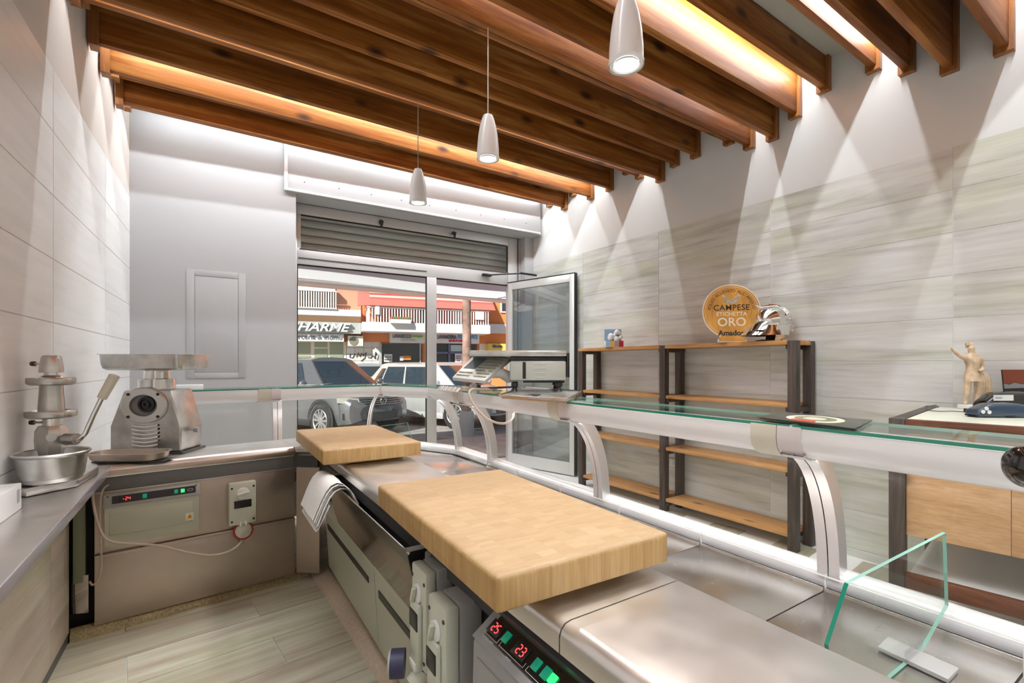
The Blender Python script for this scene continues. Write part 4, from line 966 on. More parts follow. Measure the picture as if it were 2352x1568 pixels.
sgn('face', MB().prism(sector_outline(rS-.010, .185, .032), .0003, .0022, SM), M_sor)
def ring_mb(r0, r1, a0, a1, z, n=60):
    g = []
    for k in range(n+1):
        a = a0+(a1-a0)*k/n; g.append([SM @ Vector((r0*math.cos(a), r0*math.sin(a), z)), SM @ Vector((r1*math.cos(a), r1*math.sin(a), z))])
    return MB().sheet(g, smooth=False)
sgn('ring_line', ring_mb(.214, .217, math.radians(-58), math.radians(238), .0028), M_scream)
sgn('arc_line', ring_mb(.158, .1595, math.radians(150), math.radians(205), .0028), M_sdk)
sgn('arc_line', ring_mb(.158, .1595, math.radians(-25), math.radians(30), .0028), M_sdk)
mb = MB(); tx = "POLLO ALLEVATO ALL'APERTO"; n = len(tx)
for k, c in enumerate(tx):
    if c == ' ': continue
    a = math.radians(172-164*k/(n-1)); M = SM @ Matrix.Rotation(a-PI/2, 4, 'Z') @ Matrix.Translation((0, .180, .003)); text_mb(mb, c, .036, M)
sgn('lettering', mb, M_sdk)
M2 = SM @ Matrix.Translation((0, 0, .003))
sgn('lettering', text_mb(MB(), 'CAMPESE', .070, M2 @ Matrix.Translation((0, .030, 0)), off=.0010, sx=.98, space=1.06), M_sdk)
sgn('lettering', text_mb(MB(), 'ETICHETTA', .048, M2 @ Matrix.Translation((0, -.026, 0)), off=.0006, sx=1.0), M_scream)
sgn('lettering', text_mb(MB(), 'ORO', .104, M2 @ Matrix.Translation((0, -.098, 0)), off=.0015, sx=1.0), M_scream)
sgn('lettering', text_mb(MB(), 'Amadori', .062, M2 @ Matrix.Translation((0, -.192, 0)), off=.0024, sx=1.0), M_sdk)
hen = [(-.080, .118), (-.070, .124), (-.074, .136), (-.064, .132), (-.060, .142), (-.054, .132), (-.046, .116), (-.036, .100), (-.010, .094), (.016, .098), (.030, .112), (.036, .134), (.050, .126), (.056, .144), (.066, .128), (.074, .130), (.070, .104), (.060, .080), (.040, .060), (.010, .052), (-.020, .054), (-.046, .064), (-.060, .082), (-.062, .102), (-.068, .110)]
sgn('hen_drawing', MB().prism(hen, .0028, .0040, SM @ Matrix.Translation((0, .012, 0))), mat('hen_grey', (.42, .34, .24), .6, var=.5, vscale=60))
sgn('foot_strut', MB().box(-.03, .03, -rS-.028, -rS+.14, -.035, -.013, .003, SM), M_scream)

# gladiator helmet beside it
hp = P(1768, 740, d=3.93)
ht = thing('gladiator_helmet', 'polished metal gladiator helmet with crest and studs on the shelf end', 'helmet', (hp.x+.02, hp.y, 1.6385), math.radians(-42))
M_chr = mat('polished_metal', (.78, .78, .76), .12, 1.0); H_ = lambda x, y, z: Vector((x, y, z))
dm = MB(); g = []
for i in range(15):
    th = i/14*PI*.62; row = []
    for j in range(33):
        ph = j/32*2*PI; rx, ry = .125, .098; r_ = math.sin(th)
        z = .165+.115*math.cos(th); x = rx*r_*math.cos(ph); y = ry*r_*math.sin(ph)
        row.append((x, y, z))
    g.append(row)
obj('dome', dm.sheet(g, th=-.003), M_chr, ht, local=True)
# swept neck guard and brim
g = []
for k in range(25):
    a = math.radians(-130+260*k/24)+PI; w_ = 1+.55*max(0, math.cos(a-PI))**2
    g.append([(.120*math.cos(a), .094*math.sin(a), .128), (.130*math.cos(a)*w_, .105*math.sin(a)*w_, .085), (.145*math.cos(a)*w_*1.08, .120*math.sin(a)*w_, .045)])
obj('neck_guard', MB().sheet(g, th=.003), M_chr, ht, local=True)
for sy in (-1, 1):
    g = [[(.01, sy*.100, .13), (.0, sy*.108, .07), (-.01, sy*.10, .003)], [(.06, sy*.090, .13), (.06, sy*.098, .07), (.03, sy*.09, .003)], [(.105, sy*.062, .125), (.120, sy*.066, .075), (.075, sy*.06, .03)]]
    obj('cheek_plate', MB().sheet(g, th=.003), mat('cheek_dark', (.10, .06, .04), .3, .8) if sy == 1 else M_chr, ht, local=True)
arc = [math.radians(128-148*k/14) for k in range(15)]
cr_ = [(.178*math.cos(a), .135+.172*math.sin(a)) for a in arc]+[(.112*math.cos(a), .150+.112*math.sin(a)) for a in arc[::-1]]
cr_[0] = (-.135, .305)
obj('crest', prof(cr_, -.007, .007, MB(), .002), M_chr, ht, local=True)
obj('crest_band', MB().tube([(.116*math.cos(a), -.012, .152+.116*math.sin(a)) for a in arc], .006, 6), M_steelB, ht, local=True)
g = []
for k in range(13):
    a = math.radians(-62+124*k/12)+PI; g.append([(.112*math.cos(a)+.0, .09*math.sin(a), .165), (.16*math.cos(a), .12*math.sin(a), .135), (.20*math.cos(a), .135*math.sin(a), .085)])
obj('brow_visor', MB().sheet(g, th=.003), M_chr, ht, local=True)
for k in range(5):
    a = math.radians(-8+24*k); b_ = Vector((.125*math.cos(a), -.055, .14+.115*math.sin(a))); n2 = Vector((math.cos(a), -.45, math.sin(a))).normalized()
    obj('stud', MB().cyl(b_, b_+n2*.034, .010, .001, n=10), M_steelB, ht, local=True)
obj('lining', MB().sphere((0, 0, .12), .085, (1.1, .9, .95)), M_black, ht, local=True)
obj('chin_base', MB().box(-.10, .06, -.07, .07, 0, .012, .004), M_black, ht, local=True)

# little display box with white tufts
p = P(1405, 797, z=1.638); t = thing('favour_box', 'small colourful carton filled with white puffs on the left end of the top shelf', 'box', (p.x+.03, p.y, 1.6385), math.radians(-33))
obj('carton', MB().box(-.10, .10, -.05, .05, 0, .07, .002), M_white, t, local=True)
for k, c in enumerate(((.35, .60, .85), (.85, .50, .12), (.42, .32, .42), (.50, .01, .04))):
    obj('colour_panel', MB().box(-.098+k*.049, -.051+k*.049, -.052, -.0505, .003, .068 if k else .075, 0), mat('panel_col', c, .5), t, local=True)
rnd = random.Random(3)
for k in range(14):
    obj('puff', MB().sphere((rnd.uniform(-.08, .085), rnd.uniform(-.03, .03), .09+rnd.uniform(0, .10)*(.4+.6*(k % 2))), rnd.uniform(.020, .032), n=10), M_white, t, local=True)
obj('back_card', MB().box(-.095, .095, .035, .04, .07, .20, .002), mat('card_blue', (.25, .38, .50), .6), t, local=True)

# ------------------------------------------------------------------ cash desk
da = math.radians(8); DM = Matrix.Translation((2.93, .965, 0)) @ Matrix.Rotation(da, 4, 'Z')   # local x to the wall, y to the window
dk = thing('cash_desk', 'pine-fronted cash desk with dark frame against the right wall', 'desk', DM @ Vector((.5, -.5, 0)), 0)
W2, LL = 1.10, -1.9
for x0, x1, y0_, y1_ in ((0, .065, -.065, 0), (W2-.065, W2, -.065, 0), (0, .065, LL, LL+.065)):
    obj('post', MB().box(x0, x1, y0_, y1_, 0, 1.178, .004, DM), M_darkwood, dk)
obj('top_rail', MB().box(.0, .05, LL+.066, -.066, 1.108, 1.176, .003, DM), M_brownwood, dk)
obj('side_rail', MB().box(.066, W2-.066, -.055, -.0, 1.108, 1.176, .003, DM), M_darkwood, dk)
obj('desk_top', MB().box(.052, W2, LL, -.058, 1.150, 1.172, .002, DM), mat('desk_top_cream', (.72, .74, .62), .35), dk)
yy_ = [-.066, -.43, -1.05, -1.67, LL+.066]
for a, b in zip(yy_, yy_[1:]): obj('front_board', MB().box(.022, .040, b+.001, a-.001, .60, 1.107, .0015, DM), M_pinep, dk)
for k in range(5):
    z0_ = .60+k*.1015; obj('side_board', MB().box(.066, W2-.066, -.045, -.027, z0_, z0_+.1005, .0015, DM), M_pinep, dk)
obj('low_rail', MB().box(.0, .05, LL+.066, -.066, .34, .41, .003, DM), M_brownwood, dk)
obj('foot_rail', MB().box(.0, .05, LL+.066, -.066, .08, .15, .003, DM), M_brownwood, dk)
obj('inner_shelf', MB().box(.06, W2-.02, LL+.066, -.066, .36, .385, .002, DM), M_whitem, dk)
# statue
def skin_mesh(verts, edges, radii, lv=2):
    me = bpy.data.meshes.new('s'); me.from_pydata([Vector(v) for v in verts], edges, []); o = bpy.data.objects.new('s', me); COL.objects.link(o)
    m = o.modifiers.new('k', 'SKIN'); m.use_smooth_shade = True
    for i, r in enumerate(radii): me.skin_vertices[0].data[i].radius = (r, r) if not isinstance(r, tuple) else r
    me.skin_vertices[0].data[0].use_root = True
    s_ = o.modifiers.new('s', 'SUBSURF'); s_.levels = lv
    bpy.context.view_layer.update(); dg = bpy.context.evaluated_depsgraph_get(); r = bpy.data.meshes.new_from_object(o.evaluated_get(dg))
    bpy.data.objects.remove(o); mb = MB(); b = bmesh.new(); b.from_mesh(r); mb.merge(b, None, True); bpy.data.meshes.remove(r); return mb
sp = P(2232, 915, d=2.95); M_stat = mat('cream_resin', (.66, .50, .34), .55, var=.25, vscale=30)
st = thing('figurine', 'cream classical figurine with one raised arm on the cash desk', 'figurine', (sp.x, sp.y, 1.1725), math.radians(-33))
K = .375
V = [(.02, 0, .50), (.02, 0, .60), (.015, 0, .72), (.01, 0, .80), (.0, 0, .86), (-.015, -.005, .93), (-.02, -.005, .985),
     (-.065, 0, .50-.02), (-.08, -.01, .27), (-.10, .01, .05), (-.13, -.02, .025),
     (.075, 0, .48), (.11, -.03, .28), (.09, .02, .06), (.07, -.04, .03),
     (-.10, 0, .79), (-.20, -.02, .80), (-.32, -.03, .90), (-.37, -.03, .95),
     (.12, 0, .78), (.17, .0, .62), (.06, -.10, .58), (.0, -.13, .58)]
Ee = [(0, 1), (1, 2), (2, 3), (3, 4), (4, 5), (5, 6), (0, 7), (7, 8), (8, 9), (9, 10), (0, 11), (11, 12), (12, 13), (13, 14), (3, 15), (15, 16), (16, 17), (17, 18), (3, 19), (19, 20), (20, 21), (21, 22)]
Rr = [.085, .08, .10, .085, .035, .055, .04, .06, .045, .03, .022, .06, .045, .03, .022, .045, .035, .028, .02, .05, .04, .032, .022]
obj('body', skin_mesh([(v[0]*K, v[1]*K, v[2]*K+.022) for v in V], Ee, [r*K for r in Rr]), M_stat, st, local=True)
mb = MB(); rnd = random.Random(5)
for k in range(16): mb.sphere((-.02*K+rnd.uniform(-.045, .05)*K, rnd.uniform(-.01, .05)*K, (.985+rnd.uniform(-.03, .045))*K+.022), .022*K, n=8)
obj('curly_hair', mb, M_stat, st, local=True)
for k in range(9):   # drapery over the arm, falling in folds
    x = (.02+.022*k)*K; obj('cloak_fold', MB().tube([(x*.9, -.055*K-.01*K*(k % 2), .60*K), (x+.02*K, -.085*K-.012*K*(k % 2), .48*K), (x+.05*K, -.06*K, .34*K-.006*k), (x+.07*K, -.04*K, .20*K+.004*k)], [.014*K, .02*K, .018*K, .010*K], 8), M_stat, st, local=True)
g = []
for k in range(15):
    a = k/14*2*PI; rr = 1+.06*math.cos(a*9); g.append([(.02*K+.088*K*math.cos(a), .075*K*math.sin(a), .55*K+.022), (.02*K+.10*K*rr*math.cos(a), .085*K*rr*math.sin(a), .47*K+.022), (.02*K+.115*K*rr*math.cos(a), .10*K*rr*math.sin(a), .40*K+.022)])
obj('skirt', MB().sheet(g, th=.002), M_stat, st, local=True)
obj('plinth', MB().box(-.055, .055, -.04, .04, 0, .028, .004), M_whitem, st, local=True)
obj('support', MB().tube([(.12*K, .04*K, .02), (.12*K, .03*K, .30*K), (.09*K, .02*K, .42*K)], [.05*K, .04*K, .03*K], 10), M_stat, st, local=True)
# card readers and cable
def reader(lab, px, py, z, rot, col, ln, w, h, tilt=0):
    p = P(px, py, z=z); t = thing('card_reader', lab, 'card reader', (p.x, p.y, z), rot)
    sec = [(-ln/2, .004), (-ln/2+.01, 0), (ln/2, 0), (ln/2+.004, h*.35), (ln/2-.02, h*.62), (ln*.1, h*.98), (-ln*.28, h*.95), (-ln/2+.004, h*.5)]
    b = bmesh.new(); A = [b.verts.new((x, -w/2, z_)) for x, z_ in sec]; B_ = [b.verts.new((x, w/2, z_)) for x, z_ in sec]; n = len(sec)
    b.faces.new(A[::-1]); b.faces.new(B_)
    for i in range(n): b.faces.new((A[i], B_[i], B_[(i+1) % n], A[(i+1) % n]))
    bmesh.ops.recalc_face_normals(b, faces=b.faces); bmesh.ops.bevel(b, geom=list(b.edges), offset=h*.22, segments=4, affect='EDGES', profile=.5)
    mb = MB(); mb.merge(b, None, True); obj('casing', mb, col, t, local=True); return t, ln, w, h
M_navy = mat('navy_gloss', (.03, .055, .09), .2, coat=.5)
t, ln, w_, h_ = reader('dark blue card reader lying on the cash desk, nearer the camera', 2308, 957, 1.1735, math.radians(-38), M_navy, .34, .085, .075)
for k, (x, z) in enumerate(((-.125, .046), (-.142, .030), (-.112, .028))): obj('round_key', MB().lathe([(0, .001), (.010, .001), (.010, -.002)], Matrix.Translation((x, -w_/2-.0003, z)) @ Matrix.Rotation(PI/2, 4, 'X'), 14, caps=False), M_print, t, local=True)
obj('slot', MB().box(-.03, .02, -w_/2-.0012, -w_/2+.002, .006, .010, .001), M_black, t, local=True)
obj('keypad', MB().box(.0, .06, -.025, .025, h_*.93, h_*.96, .001, Matrix.Rotation(.12, 4, 'Y')), M_greyl, t, local=True)
t, ln, w_, h_ = reader('glossy black card terminal with white label behind the blue one', 2322, 947, 1.1735, math.radians(-30), M_blackg, .40, .10, .125)
lb = obj('label', MB().box(-.165, -.045, -w_/2-.0016, -w_/2-.0004, .072, .104, .0), M_print, t, local=True)
obj('label_print', MB().box(-.155, -.115, -w_/2-.0021, -w_/2-.0017, .084, .092), M_greyl, lb, local=True)
obj('antenna_pad', MB().box(-.27, -.205, -.03, .02, 0, .024, .004), M_black, t, local=True)
cbp = [P(x, y, z=1.176) for x, y in ((2225, 946), (2190, 944), (2150, 944), (2128, 940), (2130, 934), (2160, 928), (2200, 925), (2240, 924))]
cbm = MB().tube(smooth(cbp), .0022, 6).cyl(cbp[0], cbp[0]+Vector((.014, -.006, .0)), .006, n=10)
tag(obj('reader_cable', cbm, M_cablek), 'thin black cable looped on the cream desk top', 'cable')
# framed picture leaning on the wall at the right edge
p = P(2318, 905, d=2.86); pc = thing('small_picture', 'dark picture panel with rust-red top leaning at the right edge', 'picture', (p.x+.075, p.y-.05, 1.173), math.radians(-40))
TM = Matrix.Rotation(-.12, 4, 'X')
obj('panel', MB().box(-.10, .10, -.004, .004, 0, .245, .001, TM), M_black, pc, local=True)
obj('picture_top', MB().prism([(-.099, .244), (-.099, .165), (-.07, .157), (-.04, .17), (0, .16), (.04, .168), (.099, .15), (.099, .244)], .0045, .0052, TM @ Matrix.Rotation(PI/2, 4, 'X')), mat('rust', (.20, .045, .02), .4), pc, local=True)
obj('picture_wave', MB().prism([(-.099, .162), (-.07, .154), (-.04, .167), (0, .157), (.04, .165), (.099, .147), (.099, .12), (.0, .135), (-.099, .13)], .0045, .0050, TM @ Matrix.Rotation(PI/2, 4, 'X')), M_grey, pc, local=True)

# ------------------------------------------------------------------ things on the glass shelf
ZG = 1.2612
q = [P(1738, 962, z=ZG), P(1962, 990, z=ZG), P(2004, 970, z=ZG), P(1800, 951, z=ZG)]
lf = thing('menu_folder', 'dark laminated folder with cream oval print lying on the glass shelf', 'folder', (q[0]+q[2])/2)
c = sum(q, Vector())/4
def lerpq(u, v): a = q[0].lerp(q[1], u); b = q[3].lerp(q[2], u); return a.lerp(b, v)
for k, (dz, sc_, tw) in enumerate(((0, .97, .05), (.005, 1.0, 0))):
    pts = [c+(Matrix.Rotation(tw, 3, 'Z') @ (v-c))*sc_ for v in q]; obj('cover', MB().prism([xy(v) for v in pts], ZG+dz, ZG+dz+.0035, bev=.001), mat('folder_dark', (.055, .06, .05), .3), lf)
def ell(u0, v0, ru, rv, z0, z1, n=32): return MB().prism([xy(lerpq(u0+ru*math.cos(2*PI*k/n), v0+rv*math.sin(2*PI*k/n))) for k in range(n)], z0, z1)
zt = ZG+.0086
obj('oval_print', ell(.52, .48, .30, .40, zt, zt+.0003), mat('cream_print', (.60, .62, .48), .5), lf)
obj('oval_inner', ell(.52, .50, .22, .28, zt+.0004, zt+.0006), mat('olive_print', (.20, .20, .12), .5), lf)
obj('oval_dish', ell(.52, .48, .12, .16, zt+.0007, zt+.0009), mat('cream_print2', (.55, .52, .42), .5), lf)
obj('red_band', MB().prism([xy(lerpq(*v)) for v in ((.33, .08), (.62, .05), (.60, .24), (.36, .27))], zt+.0004, zt+.0008), mat('red_print', (.55, .06, .02), .5), lf)

# retail scale
SD = math.radians(-33.6); s0_ = P(1236, 870, d=3.15)
ss = thing('shop_scale', 'grey retail scale with tilted keyboard console on the glass shelf', 'scale', (s0_.x, s0_.y, ZG), SD)
M_sc = mat('scale_grey', (.44, .45, .40), .4, .3); M_scl = mat('scale_light', (.52, .53, .53), .4)
zb = .085
obj('body', MB().box(-.185, .170, -.14, .16, zb, zb+.125, .012), M_sc, ss, local=True)
obj('black_side', MB().box(.171, .190, -.145, .165, zb+.02, zb+.175, .005), M_black, ss, local=True)
obj('gap_band', MB().box(-.183, .17, -.13, .15, zb+.127, zb+.150, .003), M_black, ss, local=True)
obj('weighing_plate', MB().box(-.44, .172, -.15, .17, zb+.152, zb+.190, .008), M_steelN, ss, local=True)
obj('slot', MB().box(-.105, -.085, -.146, -.139, zb+.012, zb+.118, .003), M_black, ss, local=True)
for k in range(4): obj('vent_slit', MB().box(-.03, .035, -.1435, -.139, zb+.020+k*.028, zb+.023+k*.028, .0), M_scl, ss, local=True)
obj('under_rail', MB().box(-.10, .16, -.12, .14, zb-.014, zb-.001, .002), M_black, ss, local=True)
for x, y in ((-.155, -.12), (.125, -.12), (-.155, .13), (.125, .13)):
    obj('foot', MB().lathe([(.024, .001), (.026, .012), (.016, .022), (.012, .04), (.022, .05), (.022, .07), (.012, zb-.015)], Matrix.Translation((x, y, 0)), 16), M_black, ss, local=True)
obj('brace', MB().cyl((-.40, -.12, .035), (-.15, -.12, .045), .006, n=8), M_black, ss, local=True)
cq = [P(1038, 866, d=3.02), P(1113, 874, d=2.97), P(1176, 812, d=3.16), P(1088, 815, d=3.22)]
cx = (cq[1]-cq[0]); KM = frame(cq[0], cx, cq[3]-cq[0]); Wk = ((cq[1]-cq[0]).length+(cq[2]-cq[3]).length)/2; kv = [KM.inverted() @ v for v in cq]
def kp(u, v): a = kv[0].lerp(kv[1], u); b = kv[3].lerp(kv[2], u); r = a.lerp(b, v); return (r.x, r.y)
obj('console', MB().prism([kp(0, 0), kp(1, 0), kp(1, 1), kp(0, 1)], -.028, 0, KM, bev=.006), M_scl, ss)
obj('screen', MB().prism([kp(.07, .40), kp(.40, .40), kp(.44, .86), kp(.11, .86)], .0004, .002, KM), mat('lcd_screen', (.12, .16, .18), .15), ss)
kme = None
for r in range(8):
    for k in range(8):
        u, v = .47+k*.062-.0*r, .93-r*.115
        if r > 5 and k < 2: continue
        x, y = kp(u, v); mb = MB().box(x-.0065, x+.0065, y-.0055, y+.0055, .0004, .005, .001, KM) if kme is None else None
        if kme is None: kk = obj('key', mb, mat('key_olive', (.30, .30, .20), .5), ss); kme = (kk, Vector((x, y, 0)))
        else: kk = kme[0].copy(); COL.objects.link(kk); dv = KM.to_3x3() @ (Vector((x, y, 0))-kme[1]); kk.location = kme[0].location+(Matrix.Rotation(-SD, 3, 'Z') @ dv)
for r in range(2):
    for k in range(6):
        x, y = kp(.08+k*.065, .24-r*.12); kk = kme[0].copy(); COL.objects.link(kk); dv = KM.to_3x3() @ (Vector((x, y, 0))-kme[1]); kk.location = kme[0].location+(Matrix.Rotation(-SD, 3, 'Z') @ dv)
nk0 = P(1150, 856, d=3.12); nk1 = P(1168, 866, d=3.13)
obj('console_arm', MB().tube([P(1112, 858, d=3.06), nk0, nk1, P(1180, 862, d=3.15)], [.03, .035, .04, .04], 12), M_scl, ss)
v0 = P(1087, 884, d=3.05); obj('cable_box', MB().box(v0.x-.02, v0.x+.02, v0.y-.015, v0.y+.015, ZG+.004, ZG+.06, .004), M_scl, ss)
obj('small_foot', MB().lathe([(.026, .001), (.026, .02), (.015, .03), (.02, .05), (.012, .08)], Matrix.Translation((P(1097, 890, z=ZG).x, P(1097, 890, z=ZG).y, ZG)), 14), M_black, ss)
# metal tray and wooden slip under it
q = [P(1152, 915, z=1.262), P(1298, 926, z=1.262), P(1330, 905, z=1.262), P(1205, 896, z=1.262)]
tt = thing('counter_tray', 'long shallow steel tray with wood-coloured base on the glass in front of the scale', 'tray', (q[0]+q[2])/2)
cq_ = sum(q, Vector())/4
obj('wooden_base', MB().prism([xy(v) for v in q], 1.2622, 1.272, bev=.002), M_pinep, tt)
mb = MB(); mb.prism([xy(cq_+(v-cq_)*1.06) for v in q], 1.273, 1.279, bev=.002); obj('tray_top', mb, M_steelN, tt)
mb = MB(); pts = [cq_+(v-cq_)*1.06 for v in q]; mb.tube([Vector((v.x, v.y, 1.282)) for v in pts], .004, 6, True); obj('rolled_rim', mb, M_steelB, tt)
kb_ = P(1222, 908, z=1.28); tag(obj('key_bunch', MB().tube([kb_+Vector((.02*math.cos(a*PI/6), .02*math.sin(a*PI/6), .006)) for a in range(12)], .002, 6, True).box(kb_.x+.015, kb_.x+.055, kb_.y-.006, kb_.y+.006, 1.280, 1.284).box(kb_.x-.01, kb_.x+.005, kb_.y-.05, kb_.y-.01, 1.280, 1.284), M_black), 'small black bunch of keys lying on the steel tray', 'keys')
gr = [P(1003, 896, z=ZG), P(1052, 901, z=ZG), P(1058, 893, z=ZG), P(1012, 888, z=ZG)]
vg = thing('vent_grille', 'white slotted grille lying on the glass shelf beside the scale', 'grille', gr[0])
obj('plate', MB().prism([xy(v) for v in gr], ZG+.001, ZG+.008, bev=.001), M_white, vg)
for k in range(9):
    u = .08+k*.1; a, b = gr[0].lerp(gr[1], u), gr[3].lerp(gr[2], u); obj('slat', MB().tube([Vector((a.x, a.y, ZG+.012)), Vector((b.x, b.y, ZG+.012))], .0035, 6), M_white if k % 2 else M_greyl, vg)
cpts = [P(x, y, d=d_) for x, y, d_ in ((1160, 889, 3.06), (1110, 893, 3.02), (1085, 894, 2.98), (1078, 902, 2.95), (1083, 920, 2.93), (1098, 942, 2.92), (1120, 962, 2.92), (1148, 972, 2.93), (1168, 969, 2.95), (1179, 955, 2.97), (1176, 940, 3.0), (1168, 932, 3.02))]
tag(obj('scale_cable', MB().tube(smooth(cpts), .008), M_cable), 'tan cable looping down from the scale inside the glass counter', 'cable')
# glass partition in the near tray, and one at the corner
def partition(pts, M, lab, base):
    t = thing('glass_partition', lab, 'glass partition', base)
    mb = MB(); mb.prism(pts, -.0042, .0042, M); mb.bm.normal_update(); zn = (M.to_3x3() @ Vector((0, 0, 1))).normalized()
    for f in mb.bm.faces:
        if abs(f.normal.dot(zn)) < .5: f.material_index = 1
    for f in mb.bm.faces:
        if f.material_index == 1 and f.normal.x < -.25: f.material_index = 2
    obj('pane', mb, [M_glass, M_gedgel, M_gedge], t); return t
PM = frame(R(0, .485, 0), R(1, 0)-R(0, 0), (0, 0, 1))
t = partition([(1.10, .870), (1.19, .975), (1.785, .972), (1.805, .76), (1.62, .694), (1.14, .694)][::-1], PM, 'clear glass tray partition with green edges in an acrylic foot, right foreground', R(1.5, .485, .69))
bp_ = [P(2040, 1463, z=.70), P(2016, 1486, z=.70), P(2178, 1562, z=.70), P(2203, 1536, z=.70)]
obj('acrylic_foot', MB().prism([xy(v) for v in bp_], .692, .703, bev=.0015), mat('frosted_acrylic', (.42, .41, .41), .25), t)
cf_ = sum(bp_, Vector())/4; obj('slot_rail', MB().box(-.055, .055, -.009, -.0045, .703, .73, .001, Matrix.Translation((cf_.x, R(1.5, .485).y, 0)) @ Matrix.Rotation(-.02, 4, 'Z')), M_acryl, t)
PM = frame(Vector((1.12, 3.88, 0)), (Vector((1.62, 4.08, 0))-Vector((1.12, 3.88, 0))), (0, 0, 1))
partition([(.0, .84), (.10, .93), (.50, .93), (.55, .78), (.50, .694), (.03, .694)][::-1], PM, 'clear glass tray partition at the counter corner in front of the street', Vector((1.35, 3.97, .69)))

# edge of a slicing machine at the right border
kn = P(2354, 1072, d=.72)
sl_ = thing('slicing_machine', 'white slicing machine with black ball knob, cut by the right edge', 'slicer', (kn.x+.12, kn.y-.16, .901))
obj('ball_knob', MB().sphere((0, 0, 0), .031, (.62, 1, 1), Matrix.Translation(kn) @ Matrix.Rotation(-ANG, 4, 'Z'), n=32), M_blackg, sl_)
obj('knob_shaft', MB().cyl(kn+Vector((.012, -.016, 0)), kn+Vector((.07, -.10, -.01)), .009, n=14), M_steelB, sl_)
obj('handle_arm', MB().tube([kn+Vector((.07, -.10, -.01)), kn+Vector((.075, -.105, -.10)), kn+Vector((.06, -.10, -.20)), kn+Vector((.05, -.12, -.28))], [.014, .016, .018, .02], 12), M_steelB, sl_)
ba = P(2300, 1568, d=.80)
obj('base', MB().box(ba.x+.0, ba.x+.36, -.30, ba.y-.02, .903, 1.0, .03, None, 4), M_white, sl_)
obj('blade_guard', MB().lathe([(.0, 0), (.13, 0), (.14, .01), (.14, .03), (.125, .045), (0, .05)], Matrix.Translation((ba.x+.20, -.05, 1.10)) @ Matrix.Rotation(PI/2, 4, 'X') @ Matrix.Rotation(0, 4, 'Z'), 40), M_white, sl_)
obj('carriage', MB().box(ba.x+.03, ba.x+.10, -.25, .06, 1.0, 1.03, .01), M_steelB, sl_)
# ------------------------------------------------------------------ the street outside
M_asph = mat('asphalt', (.30, .28, .27), .9, var=.25, vscale=3, bump=.2, bscale=80)
M_pave = mat('pavement', (.46, .43, .40), .85, var=.2, vscale=5)
struct('ground', MB().box(-25, 40, 6.31, 45, -.3, -.02), M_asph)
struct('sidewalk', MB().box(-25, 40, 6.32, 8.3, -.02, .02, .01), M_pave)
struct('sidewalk_far', MB().box(-25, 40, 17.2, 30, -.019, .08, .01), M_pave)
ed = Vector((math.cos(math.radians(-13)), math.sin(math.radians(-13)), 0)); en = Vector((ed.y, -ed.x, 0)); eo = Vector((6.88, 19.44, 0))
EM = Matrix((ed, -en, Vector((0, 0, 1)))).transposed().to_4x4(); EM.translation = eo    # x along the facade, -y towards the viewer, z up
EI = EM.inverted()
def FP(x, y, o=0):
    a = eo+en*o; v = EI @ P(x, y, pl=(xy(a), xy(a+ed))); return v.x, v.z
def frect(mb, x0, y0_, x1, y1_, o0, o1, bev=0):
    """box on the facade whose front stands o1 in front of it"""
    s0, _ = FP(x0, (y0_+y1_)/2, o1); s1, _ = FP(x1, (y0_+y1_)/2, o1); xm = (x0+x1)/2; _, z1_ = FP(xm, y0_, o1); _, z0_ = FP(xm, y1_, o1)
    mb.box(s0, s1, -o1, -o0, z0_, z1_, bev, EM); return s0, s1, z0_, z1_
def fpart(name, root, m, *a, **k): mb = MB(); r = frect(mb, *a); obj(name, mb, m, root, **k); return r
def cmat(n, c, r=.7): return mat(n, c, r)
C_or = cmat('facade_orange', (.78, .26, .08)); C_sal = cmat('facade_salmon', (.72, .34, .22)); C_pea = cmat('facade_peach', (.85, .50, .28))
C_wh = cmat('facade_white', (.72, .70, .70)); C_cr = cmat('facade_cream', (.78, .68, .58)); C_red = cmat('facade_red', (.45, .08, .04)); C_gr = cmat('sign_grey', (.42, .43, .43)); C_dk = cmat('shop_dark', (.05, .05, .05), .2)
bl = thing('apartment_building', 'orange and white apartment building with balconies and shops across the street', 'building', eo)
obj('wall', MB().box(-16, 22, .0, 6, -.02, 12, 0, EM), C_or, bl)
fpart('wall_bay', bl, C_sal, 560, 560, 829, 716, 0, .06)
fpart('string_course', bl, C_wh, 560, 707, 829, 722, .06, .5)
fpart('wall_band', bl, C_pea, 560, 722, 829, 738, 0, .12)
fpart('wall_band', bl, C_or, 831, 763, 1260, 788, 0, .08)
fpart('wall_upper_right', bl, C_or, 1124, 600, 1260, 745, 0, .10)
fpart('string_course', bl, C_wh, 1100, 745, 1260, 766, 0, .35)
fpart('window', bl, C_dk, 1152, 688, 1175, 716, .08, .12)
for a in ((1150, 686, 1177, 689), (1150, 715, 1177, 718), (1150, 686, 1153, 718)): fpart('window_frame', bl, C_wh, *a, .1, .16)
